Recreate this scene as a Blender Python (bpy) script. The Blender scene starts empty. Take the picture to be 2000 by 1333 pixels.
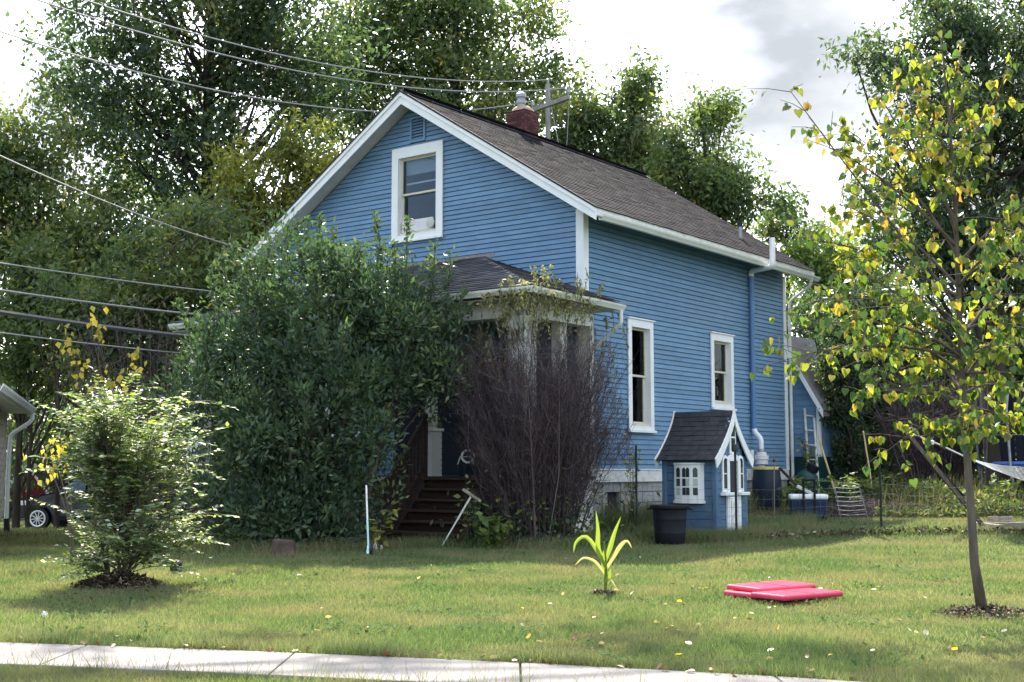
import bpy, math, random
import numpy as np
from mathutils import Vector, Matrix, Euler

R = math.radians
rnd = random.Random(7)
rg = np.random.default_rng(11)
scene = bpy.context.scene
col = scene.collection

# ------------------------------------------------------------------ camera
CAMH = 1.2
FPX, CXP, CYP, HORIZ = 2490.0, 1000.0, 666.5, 918.0
PITCH = math.atan((HORIZ - CYP) / FPX)
cam_d = bpy.data.cameras.new('camera')
cam = bpy.data.objects.new('camera', cam_d)
col.objects.link(cam)
cam.location = (0, 0, CAMH)
cam.rotation_euler = (R(90) + PITCH, 0, 0)
cam_d.sensor_fit = 'HORIZONTAL'
cam_d.sensor_width = 36.0
cam_d.lens = 36.0 * FPX / 2000.0
cam_d.clip_start = 0.1
cam_d.clip_end = 2000
scene.camera = cam

# ------------------------------------------------------------------ light
SUN_EL, SUN_AZ = 46.0, -6.0            # azimuth from +Y, negative = towards -X
world = bpy.data.worlds.new('World')
scene.world = world
world.use_nodes = True
nt = world.node_tree
nt.nodes.clear()
w_out = nt.nodes.new('ShaderNodeOutputWorld')
w_bg = nt.nodes.new('ShaderNodeBackground')
w_bg.inputs['Strength'].default_value = 0.15
sky = nt.nodes.new('ShaderNodeTexSky')
sky.sky_type = 'NISHITA'
sky.sun_disc = False
sky.sun_elevation = R(SUN_EL)
sky.sun_rotation = R(SUN_AZ)
sky.dust_density = 2.0
tc = nt.nodes.new('ShaderNodeTexCoord')
mp = nt.nodes.new('ShaderNodeMapping')
mp.inputs['Scale'].default_value = (1.0, 1.0, 2.2)
mp.inputs['Location'].default_value = (2.05, 0.9, 0.1)
nz = nt.nodes.new('ShaderNodeTexNoise')
nz.inputs['Scale'].default_value = 1.5
nz.inputs['Detail'].default_value = 7
nz.inputs['Roughness'].default_value = 0.45
cov = nt.nodes.new('ShaderNodeValToRGB')           # where there is cloud
cov.color_ramp.elements[0].position = 0.44
cov.color_ramp.elements[1].position = 0.56
nz2 = nt.nodes.new('ShaderNodeTexNoise')
nz2.inputs['Scale'].default_value = 3.4
nz2.inputs['Detail'].default_value = 7
nz2.inputs['Roughness'].default_value = 0.55
mp2 = nt.nodes.new('ShaderNodeMapping')
mp2.inputs['Scale'].default_value = (1.0, 1.0, 2.0)
mp2.inputs['Location'].default_value = (2.14, 0.86, 0.93)
ccol = nt.nodes.new('ShaderNodeValToRGB')          # white to grey cloud
ccol.color_ramp.elements[0].position = 0.40
ccol.color_ramp.elements[0].color = (6.5, 6.8, 7.1, 1)
ccol.color_ramp.elements[1].position = 0.62
ccol.color_ramp.elements[1].color = (1.12, 1.20, 1.29, 1)
e_ = ccol.color_ramp.elements.new(0.51)
e_.color = (1.7, 1.77, 1.85, 1)
wmix = nt.nodes.new('ShaderNodeMixRGB')
L = nt.links.new
L(tc.outputs['Generated'], mp.inputs['Vector']); L(mp.outputs[0], nz.inputs['Vector'])
L(tc.outputs['Generated'], mp2.inputs['Vector']); L(mp2.outputs[0], nz2.inputs['Vector'])
L(nz.outputs['Fac'], cov.inputs['Fac']); L(nz2.outputs['Fac'], ccol.inputs['Fac'])
L(cov.outputs['Color'], wmix.inputs['Fac'])
L(sky.outputs[0], wmix.inputs['Color1']); L(ccol.outputs['Color'], wmix.inputs['Color2'])
L(wmix.outputs[0], w_bg.inputs['Color']); L(w_bg.outputs[0], w_out.inputs['Surface'])

sun_d = bpy.data.lights.new('sun', 'SUN')
sun_d.energy = 3.9
sun_d.angle = R(0.6)
sun_d.color = (1.0, 0.93, 0.80)
sun = bpy.data.objects.new('sun', sun_d)
col.objects.link(sun)
sv = Vector((math.sin(R(SUN_AZ)) * math.cos(R(SUN_EL)), math.cos(R(SUN_AZ)) * math.cos(R(SUN_EL)), math.sin(R(SUN_EL))))
sun.rotation_euler = sv.to_track_quat('Z', 'Y').to_euler()
sun.location = sv * 60

vs = scene.view_settings
vs.view_transform = 'Standard'
vs.look = 'None'
vs.exposure = 2.0
vs.gamma = 1
vs.use_curve_mapping = False
scene.render.engine = 'CYCLES'
scene.cycles.max_bounces = 8
scene.cycles.transparent_max_bounces = 12
scene.cycles.use_denoising = True
scene.cycles.denoising_input_passes = 'RGB_ALBEDO_NORMAL'
scene.cycles.denoising_prefilter = 'NONE'

# ------------------------------------------------------------------ helpers
def W(px, py, Y):
    """the place in the yard, at distance Y, that was measured at photo pixel (px, py)"""
    a = (px - CXP) / FPX; b = -(py - CYP) / FPX
    dy = math.cos(PITCH) - b * math.sin(PITCH); dz = b * math.cos(PITCH) + math.sin(PITCH)
    return Vector((a / dy * Y, Y, CAMH + dz / dy * Y))

def ss(a, b, x):
    t = np.clip((np.asarray(x, float) - a) / (b - a), 0, 1)
    return t * t * (3 - 2 * t)

def gz(X, Y):
    return (0.25 * ss(19.5, 24.5, Y) * ss(-3, 1, X) + 0.2 * ss(24.5, 28.5, Y) * ss(-1, 3, X)
            - 0.6 * ss(24, 38, Y) * ss(-5, -9, X))

def gzf(x, y): return float(gz(x, y))

def tag(o, label=None, cat=None, group=None, kind=None):
    if label: o['label'] = label
    if cat: o['category'] = cat
    if group: o['group'] = group
    if kind: o['kind'] = kind
    return o

def thing(name, label, cat, loc=(0, 0, 0), rz=0, group=None):
    o = bpy.data.objects.new(name, None)
    o.empty_display_size = 0.2
    col.objects.link(o)
    o.location = loc
    o.rotation_euler = (0, 0, rz)
    return tag(o, label, cat, group)

def add_obj(name, me, parent=None, loc=None, rot=None):
    o = bpy.data.objects.new(name, me)
    col.objects.link(o)
    if parent: o.parent = parent
    if loc is not None: o.location = loc
    if rot is not None: o.rotation_euler = rot
    return o

def bulk(name, V, F, mat, r=None, parent=None, smooth=False):
    """mesh from numpy arrays; F is (n,3) or (n,4); r is one random number per face"""
    V = np.asarray(V, np.float32); F = np.asarray(F, np.int32)
    me = bpy.data.meshes.new(name)
    n, k = F.shape
    me.vertices.add(len(V)); me.vertices.foreach_set('co', V.ravel())
    me.loops.add(n * k); me.loops.foreach_set('vertex_index', F.ravel())
    me.polygons.add(n)
    me.polygons.foreach_set('loop_start', np.arange(0, n * k, k, dtype=np.int32))
    me.polygons.foreach_set('loop_total', np.full(n, k, np.int32))
    if smooth: me.polygons.foreach_set('use_smooth', np.ones(n, bool))
    if r is not None:
        at = me.attributes.new('rnd', 'FLOAT', 'FACE')
        at.data.foreach_set('value', np.asarray(r, np.float32))
    me.update(calc_edges=True)
    me.validate()
    me.materials.append(mat)
    return add_obj(name, me, parent)

class MB:
    """collects simple solids and links them as one mesh object"""
    def __init__(s): s.v = []; s.f = []; s.r = []
    def add(s, vs, fs, r=0.5):
        b = len(s.v); s.v += [tuple(p) for p in vs]
        s.f += [tuple(i + b for i in f) for f in fs]; s.r += [r] * len(fs)
        return s
    def box(s, x0, x1, y0, y1, z0, z1, M=None, r=0.5):
        vs = [Vector(p) for p in ((x0,y0,z0),(x1,y0,z0),(x1,y1,z0),(x0,y1,z0),(x0,y0,z1),(x1,y0,z1),(x1,y1,z1),(x0,y1,z1))]
        if M is not None: vs = [M @ p for p in vs]
        return s.add(vs, ((0,3,2,1),(4,5,6,7),(0,1,5,4),(1,2,6,5),(2,3,7,6),(3,0,4,7)), r)
    def bar(s, p, q, w, h=None, up=(0, 0, 1), r=0.5):
        p = Vector(p); q = Vector(q); h = h or w
        d = (q - p); ln = d.length; d.normalize()
        x = d.cross(Vector(up))
        if x.length < 1e-4: x = Vector((1, 0, 0))
        x.normalize(); z = x.cross(d)
        M = Matrix((( x.x, d.x, z.x, p.x), (x.y, d.y, z.y, p.y), (x.z, d.z, z.z, p.z), (0,0,0,1)))
        return s.box(-w/2, w/2, 0, ln, -h/2, h/2, M, r)
    def prism(s, poly, d, r=0.5):
        """closed polygon (3D points) pushed along d"""
        n = len(poly); a = [Vector(p) for p in poly]; b = [p + Vector(d) for p in a]
        fs = [tuple(range(n))[::-1], tuple(range(n, 2 * n))] + [(i, (i + 1) % n, n + (i + 1) % n, n + i) for i in range(n)]
        return s.add(a + b, fs, r)
    def tube(s, pts, rad, n=8, cap=True, r=0.5):
        pts = [Vector(p) for p in pts]
        if not hasattr(rad, '__len__'): rad = [rad] * len(pts)
        vs = []; fs = []; ref = None
        for i, p in enumerate(pts):
            t = (pts[min(i + 1, len(pts) - 1)] - pts[max(i - 1, 0)]).normalized()
            if ref is None:
                ref = t.cross(Vector((0, 0, 1)))
                if ref.length < 1e-3: ref = Vector((1, 0, 0))
            ref = (ref - t * ref.dot(t)).normalized(); b = t.cross(ref)
            for k in range(n):
                a = 2 * math.pi * k / n
                vs.append(p + (ref * math.cos(a) + b * math.sin(a)) * rad[i])
        for i in range(len(pts) - 1):
            for k in range(n):
                fs.append((i*n+k, i*n+(k+1)%n, (i+1)*n+(k+1)%n, (i+1)*n+k))
        if cap:
            fs.append(tuple(range(n))[::-1]); fs.append(tuple(range((len(pts)-1)*n, len(pts)*n)))
        return s.add(vs, fs, r)
    def lathe(s, prof, n=20, c=(0, 0, 0), r=0.5, close=False):
        vs = []; fs = []; m = len(prof)
        for k in range(n):
            a = 2 * math.pi * k / n
            for (rr, z) in prof: vs.append((c[0] + rr * math.cos(a), c[1] + rr * math.sin(a), c[2] + z))
        for k in range(n):
            for i in range(m - 1):
                fs.append((k*m+i, ((k+1)%n)*m+i, ((k+1)%n)*m+i+1, k*m+i+1))
        return s.add(vs, fs, r)
    def mesh(s, name, mat, smooth=False, rattr=False):
        me = bpy.data.meshes.new(name)
        me.from_pydata(s.v, [], s.f)
        if rattr:
            at = me.attributes.new('rnd', 'FLOAT', 'FACE'); at.data.foreach_set('value', s.r)
        me.materials.append(mat)
        if smooth: me.shade_smooth()
        me.update()
        return me
    def obj(s, name, mat, parent=None, smooth=False, bevel=0, loc=None, rot=None, rattr=False, seg=2):
        o = add_obj(name, s.mesh(name, mat, smooth, rattr), parent, loc, rot)
        if bevel:
            m = o.modifiers.new('bevel', 'BEVEL'); m.width = bevel; m.segments = seg; m.limit_method = 'ANGLE'; m.angle_limit = R(40)
        if smooth and len(s.f) < 4000:
            try: o.data.set_sharp_from_angle(angle=R(45))
            except Exception: pass
        return o

# ------------------------------------------------------------------ materials
def new_mat(name):
    m = bpy.data.materials.new(name); m.use_nodes = True
    n = m.node_tree.nodes; n.clear()
    out = n.new('ShaderNodeOutputMaterial'); return m, m.node_tree, out

def ramp(t, stops):
    c = t.nodes.new('ShaderNodeValToRGB'); e = c.color_ramp.elements
    while len(e) < len(stops): e.new(0.5)
    for i, (p, k) in enumerate(stops):
        e[i].position = p; e[i].color = (*k, 1)
    return c

def mat(name, c, rough=0.6, var=0.15, scale=8, spec=0.4, metal=0, bump=0, bscale=60, stretch=(1,1,1), dirt=None, dscale=2.5, damt=0.5):
    m, t, out = new_mat(name)
    b = t.nodes.new('ShaderNodeBsdfPrincipled')
    b.inputs['Roughness'].default_value = rough; b.inputs['Metallic'].default_value = metal
    b.inputs['Specular IOR Level'].default_value = spec
    tcn = t.nodes.new('ShaderNodeTexCoord'); mpn = t.nodes.new('ShaderNodeMapping'); mpn.inputs['Scale'].default_value = stretch
    t.links.new(tcn.outputs['Object'], mpn.inputs['Vector'])
    n1 = t.nodes.new('ShaderNodeTexNoise'); n1.inputs['Scale'].default_value = scale; n1.inputs['Detail'].default_value = 5
    t.links.new(mpn.outputs[0], n1.inputs['Vector'])
    lo = tuple(max(0, x * (1 - var)) for x in c); hi = tuple(min(1, x * (1 + var)) for x in c)
    rr = ramp(t, [(0.3, lo), (0.7, hi)]); t.links.new(n1.outputs['Fac'], rr.inputs['Fac'])
    src = rr.outputs['Color']
    if dirt:
        n2 = t.nodes.new('ShaderNodeTexNoise'); n2.inputs['Scale'].default_value = dscale; n2.inputs['Detail'].default_value = 7; n2.inputs['Roughness'].default_value = 0.7
        t.links.new(mpn.outputs[0], n2.inputs['Vector'])
        r2 = ramp(t, [(0.5, (0, 0, 0)), (0.75, (damt,) * 3)]); t.links.new(n2.outputs['Fac'], r2.inputs['Fac'])
        mx = t.nodes.new('ShaderNodeMixRGB'); t.links.new(r2.outputs[0], mx.inputs['Fac']); t.links.new(src, mx.inputs['Color1']); mx.inputs['Color2'].default_value = (*dirt, 1)
        src = mx.outputs[0]
    t.links.new(src, b.inputs['Base Color'])
    if bump:
        n3 = t.nodes.new('ShaderNodeTexNoise'); n3.inputs['Scale'].default_value = bscale; n3.inputs['Detail'].default_value = 4
        t.links.new(mpn.outputs[0], n3.inputs['Vector'])
        bp = t.nodes.new('ShaderNodeBump'); bp.inputs['Strength'].default_value = bump; bp.inputs['Distance'].default_value = 0.02
        t.links.new(n3.outputs['Fac'], bp.inputs['Height']); t.links.new(bp.outputs[0], b.inputs['Normal'])
    t.links.new(b.outputs[0], out.inputs['Surface'])
    return m

def rmat(name, stops, rough=0.7, spec=0.3, trans=0.0, tgain=(1.6, 1.7, 0.9), patch=None):
    """colour picked per face from the 'rnd' attribute; trans = share of light let through (leaves)"""
    m, t, out = new_mat(name)
    a = t.nodes.new('ShaderNodeAttribute'); a.attribute_name = 'rnd'
    rr = ramp(t, stops); t.links.new(a.outputs['Fac'], rr.inputs['Fac'])
    src = rr.outputs['Color']
    if patch:
        (pc, sc, amt) = patch
        g = t.nodes.new('ShaderNodeNewGeometry'); n = t.nodes.new('ShaderNodeTexNoise'); n.inputs['Scale'].default_value = sc; n.inputs['Detail'].default_value = 4
        t.links.new(g.outputs['Position'], n.inputs['Vector'])
        r2 = ramp(t, [(0.42, (0, 0, 0)), (0.62, (amt,) * 3)]); t.links.new(n.outputs['Fac'], r2.inputs['Fac'])
        mx = t.nodes.new('ShaderNodeMixRGB'); t.links.new(r2.outputs[0], mx.inputs['Fac']); t.links.new(src, mx.inputs['Color1']); mx.inputs['Color2'].default_value = (*pc, 1)
        src = mx.outputs[0]
    b = t.nodes.new('ShaderNodeBsdfPrincipled'); b.inputs['Roughness'].default_value = rough; b.inputs['Specular IOR Level'].default_value = spec
    t.links.new(src, b.inputs['Base Color'])
    if trans:
        tr = t.nodes.new('ShaderNodeBsdfTranslucent')
        mu = t.nodes.new('ShaderNodeMixRGB'); mu.blend_type = 'MULTIPLY'; mu.inputs['Fac'].default_value = 1; mu.inputs['Color2'].default_value = (*tgain, 1)
        t.links.new(src, mu.inputs['Color1']); t.links.new(mu.outputs[0], tr.inputs['Color'])
        ms = t.nodes.new('ShaderNodeMixShader'); ms.inputs['Fac'].default_value = trans
        t.links.new(b.outputs[0], ms.inputs[1]); t.links.new(tr.outputs[0], ms.inputs[2]); t.links.new(ms.outputs[0], out.inputs['Surface'])
    else:
        t.links.new(b.outputs[0], out.inputs['Surface'])
    return m

def glass_mat(name, tint=(0.75, 0.8, 0.85), rough=0.02):
    m, t, out = new_mat(name)
    gl = t.nodes.new('ShaderNodeBsdfGlossy'); gl.inputs['Roughness'].default_value = rough
    tp = t.nodes.new('ShaderNodeBsdfTransparent'); tp.inputs['Color'].default_value = (*tint, 1)
    fr = t.nodes.new('ShaderNodeFresnel'); fr.inputs['IOR'].default_value = 1.3
    ms = t.nodes.new('ShaderNodeMixShader')
    t.links.new(fr.outputs[0], ms.inputs['Fac']); t.links.new(tp.outputs[0], ms.inputs[1]); t.links.new(gl.outputs[0], ms.inputs[2]); t.links.new(ms.outputs[0], out.inputs['Surface'])
    return m

M = {}
M['blue'] = mat('blue_house_paint', (0.132, 0.236, 0.365), 0.6, 0.10, 3, 0.3, bump=0.2, bscale=25, stretch=(1, 1, 3), dirt=(0.20, 0.30, 0.41), dscale=1.1, damt=0.6)
M['white'] = mat('white_trim_paint', (0.75, 0.76, 0.76), 0.5, 0.05, 6, 0.3, dirt=(0.45, 0.43, 0.38), dscale=3, damt=0.35)
M['white_worn'] = mat('weathered_white_paint', (0.66, 0.66, 0.63), 0.7, 0.10, 9, 0.2, dirt=(0.28, 0.26, 0.22), dscale=7, damt=0.8, bump=0.2)
M['cream'] = mat('cream_sash_paint', (0.58, 0.54, 0.44), 0.6, 0.08, 8, 0.3)
M['soffit'] = mat('grey_soffit_paint', (0.50, 0.50, 0.48), 0.7, 0.08, 4, 0.2)
M['gutter'] = mat('white_gutter_metal', (0.62, 0.63, 0.58), 0.45, 0.06, 5, 0.4, dirt=(0.35, 0.36, 0.28), dscale=6, damt=0.5, stretch=(0.4, 1, 1))
M['shingle'] = rmat('brown_grey_asphalt_shingle', [(0, (0.012, 0.0115, 0.0165)), (0.5, (0.0185, 0.0175, 0.024)), (1, (0.028, 0.026, 0.034))], 0.95, 0.06)
M['shingle_dark'] = rmat('dark_asphalt_shingle', [(0, (0.030, 0.030, 0.036)), (0.5, (0.050, 0.050, 0.058)), (1, (0.085, 0.082, 0.088))], 0.9, 0.3)
M['shingle_light'] = mat('light_grey_cap_shingle', (0.23, 0.21, 0.22), 0.9, 0.2, 25, 0.2)
M['brick'] = rmat('dark_red_brick', [(0, (0.045, 0.018, 0.020)), (0.5, (0.080, 0.028, 0.029)), (1, (0.13, 0.055, 0.048))], 0.9, 0.2)
M['mortar'] = mat('chimney_mortar', (0.20, 0.15, 0.14), 0.95, 0.2, 30, 0.1)
M['terracotta'] = mat('clay_chimney_cap', (0.34, 0.24, 0.18), 0.85, 0.2, 12, 0.2)
M['galv'] = mat('galvanised_metal', (0.30, 0.31, 0.33), 0.5, 0.15, 10, 0.4, metal=0.5)
M['pvc'] = mat('white_pvc_pipe', (0.75, 0.76, 0.76), 0.4, 0.04, 5, 0.4)
M['pipe_blue'] = mat('blue_painted_pipe', (0.09, 0.19, 0.36), 0.5, 0.08, 4, 0.3)
M['fan'] = mat('grey_white_plastic_housing', (0.60, 0.58, 0.60), 0.5, 0.06, 6, 0.3)
M['rubber'] = mat('black_rubber', (0.02, 0.02, 0.022), 0.7, 0.2, 20, 0.3)
M['black'] = mat('black_plastic', (0.006, 0.0075, 0.012), 0.6, 0.2, 6, 0.2, dirt=(0.022, 0.022, 0.022), dscale=5, damt=0.4)
M['block'] = mat('grey_concrete_block', (0.34, 0.34, 0.33), 0.95, 0.15, 14, 0.1, bump=0.4, bscale=60, dirt=(0.16, 0.16, 0.15), dscale=4, damt=0.6)
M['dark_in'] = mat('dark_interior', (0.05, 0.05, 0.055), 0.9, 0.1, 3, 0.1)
M['curtain'] = mat('grey_roller_blind', (0.42, 0.48, 0.46), 0.8, 0.06, 3, 0.1)
M['glass'] = glass_mat('window_glass')
def board_var(m_, lo, hi):
    t = m_.node_tree; b = [n for n in t.nodes if n.type == 'BSDF_PRINCIPLED'][0]
    src = b.inputs['Base Color'].links[0].from_socket
    oi = t.nodes.new('ShaderNodeObjectInfo'); mr = t.nodes.new('ShaderNodeMapRange'); mr.inputs['To Min'].default_value = lo; mr.inputs['To Max'].default_value = hi
    hs = t.nodes.new('ShaderNodeHueSaturation'); t.links.new(oi.outputs['Random'], mr.inputs['Value']); t.links.new(mr.outputs[0], hs.inputs['Value']); t.links.new(src, hs.inputs['Color']); t.links.new(hs.outputs[0], b.inputs['Base Color'])
board_var(M['blue'], .90, 1.09)
M['wood'] = mat('brown_stained_wood', (0.045, 0.027, 0.022), 0.7, 0.3, 5, 0.2, stretch=(1, 1, 6), bump=0.2, dirt=(0.04, 0.035, 0.028), damt=0.7)
M['door'] = mat('navy_door_paint', (0.022, 0.03, 0.05), 0.5, 0.1, 4, 0.3)
M['oldwood'] = mat('grey_old_wood', (0.23, 0.20, 0.16), 0.85, 0.3, 6, 0.2, stretch=(1, 1, 5), bump=0.3)
M['palewood'] = mat('pale_split_wood', (0.28, 0.24, 0.20), 0.9, 0.4, 9, 0.1, stretch=(1, 4, 4), bump=0.4, dirt=(0.10, 0.08, 0.07), dscale=8, damt=0.8)
M['bark'] = mat('brown_tree_bark', (0.10, 0.082, 0.066), 0.95, 0.35, 14, 0.1, stretch=(1, 1, 0.25), bump=0.7, bscale=30, dirt=(0.17, 0.17, 0.15), dscale=5, damt=0.5)
M['bark_dark'] = mat('dark_tree_bark', (0.045, 0.038, 0.032), 0.95, 0.35, 6, 0.1, stretch=(1, 1, 0.25), bump=0.6, bscale=14)
M['bark_pale'] = mat('pale_birch_bark', (0.20, 0.18, 0.15), 0.9, 0.4, 6, 0.1, bump=0.3)
M['play_blue'] = mat('blue_playhouse_plastic', (0.070, 0.135, 0.225), 0.55, 0.14, 5, 0.3, dirt=(0.15, 0.19, 0.22), dscale=4, damt=0.75)
M['play_roof'] = mat('black_playhouse_roof', (0.022, 0.024, 0.032), 0.6, 0.3, 8, 0.3, dirt=(0.07, 0.065, 0.06), dscale=7, damt=0.6)
M['red_mat'] = mat('red_vinyl', (0.60, 0.030, 0.090), 0.25, 0.06, 5, 0.5, dirt=(0.62, 0.10, 0.14), dscale=6, damt=0.4)
M['cool_blue'] = mat('navy_cooler_plastic', (0.008, 0.022, 0.062), 0.5, 0.1, 6, 0.3)
M['cool_white'] = mat('white_cooler_plastic', (0.75, 0.77, 0.80), 0.45, 0.04, 6, 0.4)
M['barrel'] = mat('dark_blue_barrel_plastic', (0.012, 0.022, 0.038), 0.5, 0.15, 5, 0.3)
M['teal'] = mat('dark_teal_plastic', (0.012, 0.048, 0.050), 0.5, 0.15, 5, 0.3)
M['yellow'] = mat('faded_yellow_plastic', (0.62, 0.50, 0.16), 0.5, 0.15, 6, 0.3)
M['redball'] = mat('red_reflector', (0.13, 0.015, 0.02), 0.5, 0.1, 6, 0.3)
M['whitepole'] = mat('white_painted_pole', (0.78, 0.78, 0.76), 0.45, 0.08, 12, 0.4, dirt=(0.3, 0.26, 0.22), dscale=14, damt=0.7)
M['tealpole'] = mat('pale_teal_pole', (0.42, 0.66, 0.68), 0.4, 0.08, 9, 0.4)
M['stone'] = mat('brown_stone', (0.085, 0.062, 0.052), 0.95, 0.3, 9, 0.1, bump=0.5, bscale=20)
M['concrete'] = mat('pale_concrete', (0.245, 0.224, 0.216), 0.9, 0.10, 7, 0.15, bump=0.25, bscale=90, dirt=(0.36, 0.32, 0.28), dscale=2.2, damt=0.6)
M['soil'] = mat('lawn_soil', (0.055, 0.068, 0.030), 0.98, 0.35, 1.3, 0.05, bump=0.4, bscale=40, dirt=(0.10, 0.085, 0.05), dscale=0.6, damt=0.7)
M['rope'] = mat('white_rope', (0.62, 0.60, 0.56), 0.8, 0.1, 30, 0.1)
M['wire'] = mat('weathered_wire', (0.26, 0.26, 0.25), 0.5, 0.1, 20, 0.3, metal=0.2)
M['wire_dark'] = mat('black_cable', (0.10, 0.10, 0.105), 0.5, 0.1, 20, 0.3)
M['fence_wire'] = mat('thin_fence_wire', (0.12, 0.125, 0.12), 0.5, 0.1, 20, 0.4, metal=0.5)
M['post'] = mat('dark_steel_post', (0.02, 0.026, 0.026), 0.6, 0.2, 12, 0.3)
M['pole_wood'] = mat('grey_utility_pole_wood', (0.25, 0.24, 0.22), 0.9, 0.2, 6, 0.1, stretch=(1, 1, 0.2))
M['beige'] = mat('beige_vinyl_siding', (0.52, 0.46, 0.40), 0.6, 0.06, 5, 0.3)
M['red_barn'] = mat('barn_red_paint', (0.24, 0.03, 0.04), 0.7, 0.15, 4, 0.2, stretch=(6, 6, 0.5))
M['car'] = mat('dark_blue_car_paint', (0.006, 0.009, 0.017), 0.3, 0.08, 4, 0.45)
M['alloy'] = mat('silver_alloy', (0.6, 0.61, 0.63), 0.3, 0.06, 5, 0.5, metal=0.8)
M['car_glass'] = mat('dark_car_glass', (0.03, 0.04, 0.045), 0.06, 0.1, 4, 0.7)
M['lamp'] = mat('clear_lamp_plastic', (0.7, 0.72, 0.74), 0.15, 0.05, 6, 0.6)
M['bamboo'] = mat('tan_bamboo', (0.48, 0.36, 0.17), 0.6, 0.2, 12, 0.3, stretch=(1, 1, 0.3))
M['tramp_blue'] = mat('blue_vinyl_pad', (0.04, 0.10, 0.36), 0.4, 0.1, 5, 0.5)
M['tramp_net'] = mat('black_net_and_shade', (0.012, 0.016, 0.028), 0.8, 0.2, 30, 0.2)
M['ceramic'] = mat('white_ceramic', (0.68, 0.68, 0.66), 0.4, 0.06, 8, 0.4)

def LF(name, stops, trans=0.4, rough=0.5, spec=0.35, tg=(1.7, 1.75, 0.8)): return rmat(name, stops, rough, spec, trans, tg)
M['leaf_dark'] = LF('dark_tree_leaf', [(0, (0.021, 0.040, 0.028)), (0.5, (0.046, 0.078, 0.044)), (0.8, (0.092, 0.130, 0.060)), (0.93, (0.19, 0.195, 0.085)), (1, (0.32, 0.25, 0.10))], 0.45, 0.40, 0.4, (1.75, 1.85, 0.95))
M['leaf_mid'] = LF('mid_green_leaf', [(0, (0.038, 0.068, 0.034)), (0.45, (0.080, 0.122, 0.053)), (0.78, (0.15, 0.185, 0.074)), (0.92, (0.26, 0.25, 0.09)), (1, (0.40, 0.31, 0.10))], 0.47, 0.42, 0.4, (1.8, 1.85, 0.9))
M['leaf_yel'] = LF('yellowing_leaf', [(0, (0.060, 0.085, 0.030)), (0.4, (0.13, 0.155, 0.045)), (0.75, (0.25, 0.25, 0.055)), (1, (0.45, 0.38, 0.07))], 0.45, tg=(1.5, 1.6, .8))
M['leaf_light'] = LF('light_green_leaf', [(0, (0.070, 0.115, 0.035)), (0.6, (0.13, 0.19, 0.055)), (1, (0.26, 0.27, 0.08))], 0.45)
M['leaf_bush'] = LF('glossy_dark_shrub_leaf', [(0, (0.026, 0.052, 0.037)), (0.45, (0.054, 0.092, 0.056)), (0.8, (0.105, 0.148, 0.078)), (0.95, (0.19, 0.21, 0.09)), (1, (0.38, 0.28, 0.12))], 0.3, 0.48, 0.28, (1.5, 1.7, 0.8))
M['leaf_pale'] = LF('variegated_glint_leaf', [(0, (0.050, 0.095, 0.045)), (0.45, (0.095, 0.155, 0.07)), (0.62, (0.24, 0.26, 0.07)), (0.80, (0.32, 0.39, 0.30)), (1, (0.55, 0.60, 0.53))], 0.38, 0.5, 0.3)  # whitish end is variegation plus leaf glints put into the colour
M['leaf_gold'] = LF('golden_leaf', [(0, (0.26, 0.26, 0.05)), (0.5, (0.44, 0.36, 0.06)), (1, (0.60, 0.45, 0.07))], 0.42, tg=(1.2, 1.2, 0.8))
M['leaf_vine'] = LF('pale_willowy_leaf', [(0, (0.10, 0.12, 0.05)), (0.6, (0.24, 0.24, 0.10)), (1, (0.42, 0.38, 0.20))], 0.35)
M['leaf_weed'] = LF('weed_leaf', [(0, (0.045, 0.080, 0.030)), (0.5, (0.085, 0.130, 0.045)), (0.8, (0.15, 0.17, 0.065)), (1, (0.27, 0.22, 0.11))], 0.4, tg=(1.5, 1.6, .85))
M['leaf_corn'] = LF('corn_leaf', [(0, (0.15, 0.21, 0.05)), (0.5, (0.25, 0.31, 0.065)), (1, (0.45, 0.40, 0.22))], 0.42, 0.45, 0.35, (1.4, 1.5, 0.6))
M['twig'] = rmat('purplish_twig', [(0, (0.036, 0.026, 0.032)), (0.6, (0.080, 0.058, 0.064)), (1, (0.18, 0.14, 0.138))], 0.85, 0.2)
M['grass'] = rmat('lawn_grass', [(0, (0.060, 0.098, 0.044)), (0.4, (0.108, 0.155, 0.067)), (0.72, (0.168, 0.200, 0.092)), (0.88, (0.27, 0.25, 0.14)), (1, (0.42, 0.36, 0.235))], 0.6, 0.2, 0.4, (1.4, 1.55, 0.85), ((0.235, 0.205, 0.125), 0.9, 0.75))
M['clover'] = rmat('clover_leaf', [(0, (0.045, 0.095, 0.035)), (1, (0.12, 0.19, 0.06))], 0.8, 0.05, 0.3)
M['mulch'] = rmat('mulch_chips', [(0, (0.03, 0.022, 0.018)), (0.6, (0.09, 0.065, 0.05)), (0.85, (0.2, 0.15, 0.11)), (1, (0.42, 0.35, 0.27))], 0.95, 0.1)
def heart_mat(name, c, tr=0.5, tg=(1.5, 1.5, 0.8)):
    return LF(name, [(0, tuple(x * .85 for x in c)), (1, tuple(min(1, x * 1.15) for x in c))], tr, 0.45, 0.35, tg)
HEART = [heart_mat('heart_leaf_green', (0.075, 0.135, 0.032)), heart_mat('heart_leaf_deep_green', (0.045, 0.092, 0.028)), heart_mat('heart_leaf_yellow_green', (0.21, 0.245, 0.035)),
         heart_mat('heart_leaf_yellow', (0.50, 0.41, 0.05), 0.45, (1.2, 1.2, 0.8)), heart_mat('heart_leaf_amber', (0.46, 0.29, 0.06), 0.4, (1.2, 1.15, 0.8)), heart_mat('heart_leaf_dull', (0.15, 0.155, 0.06))]

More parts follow.
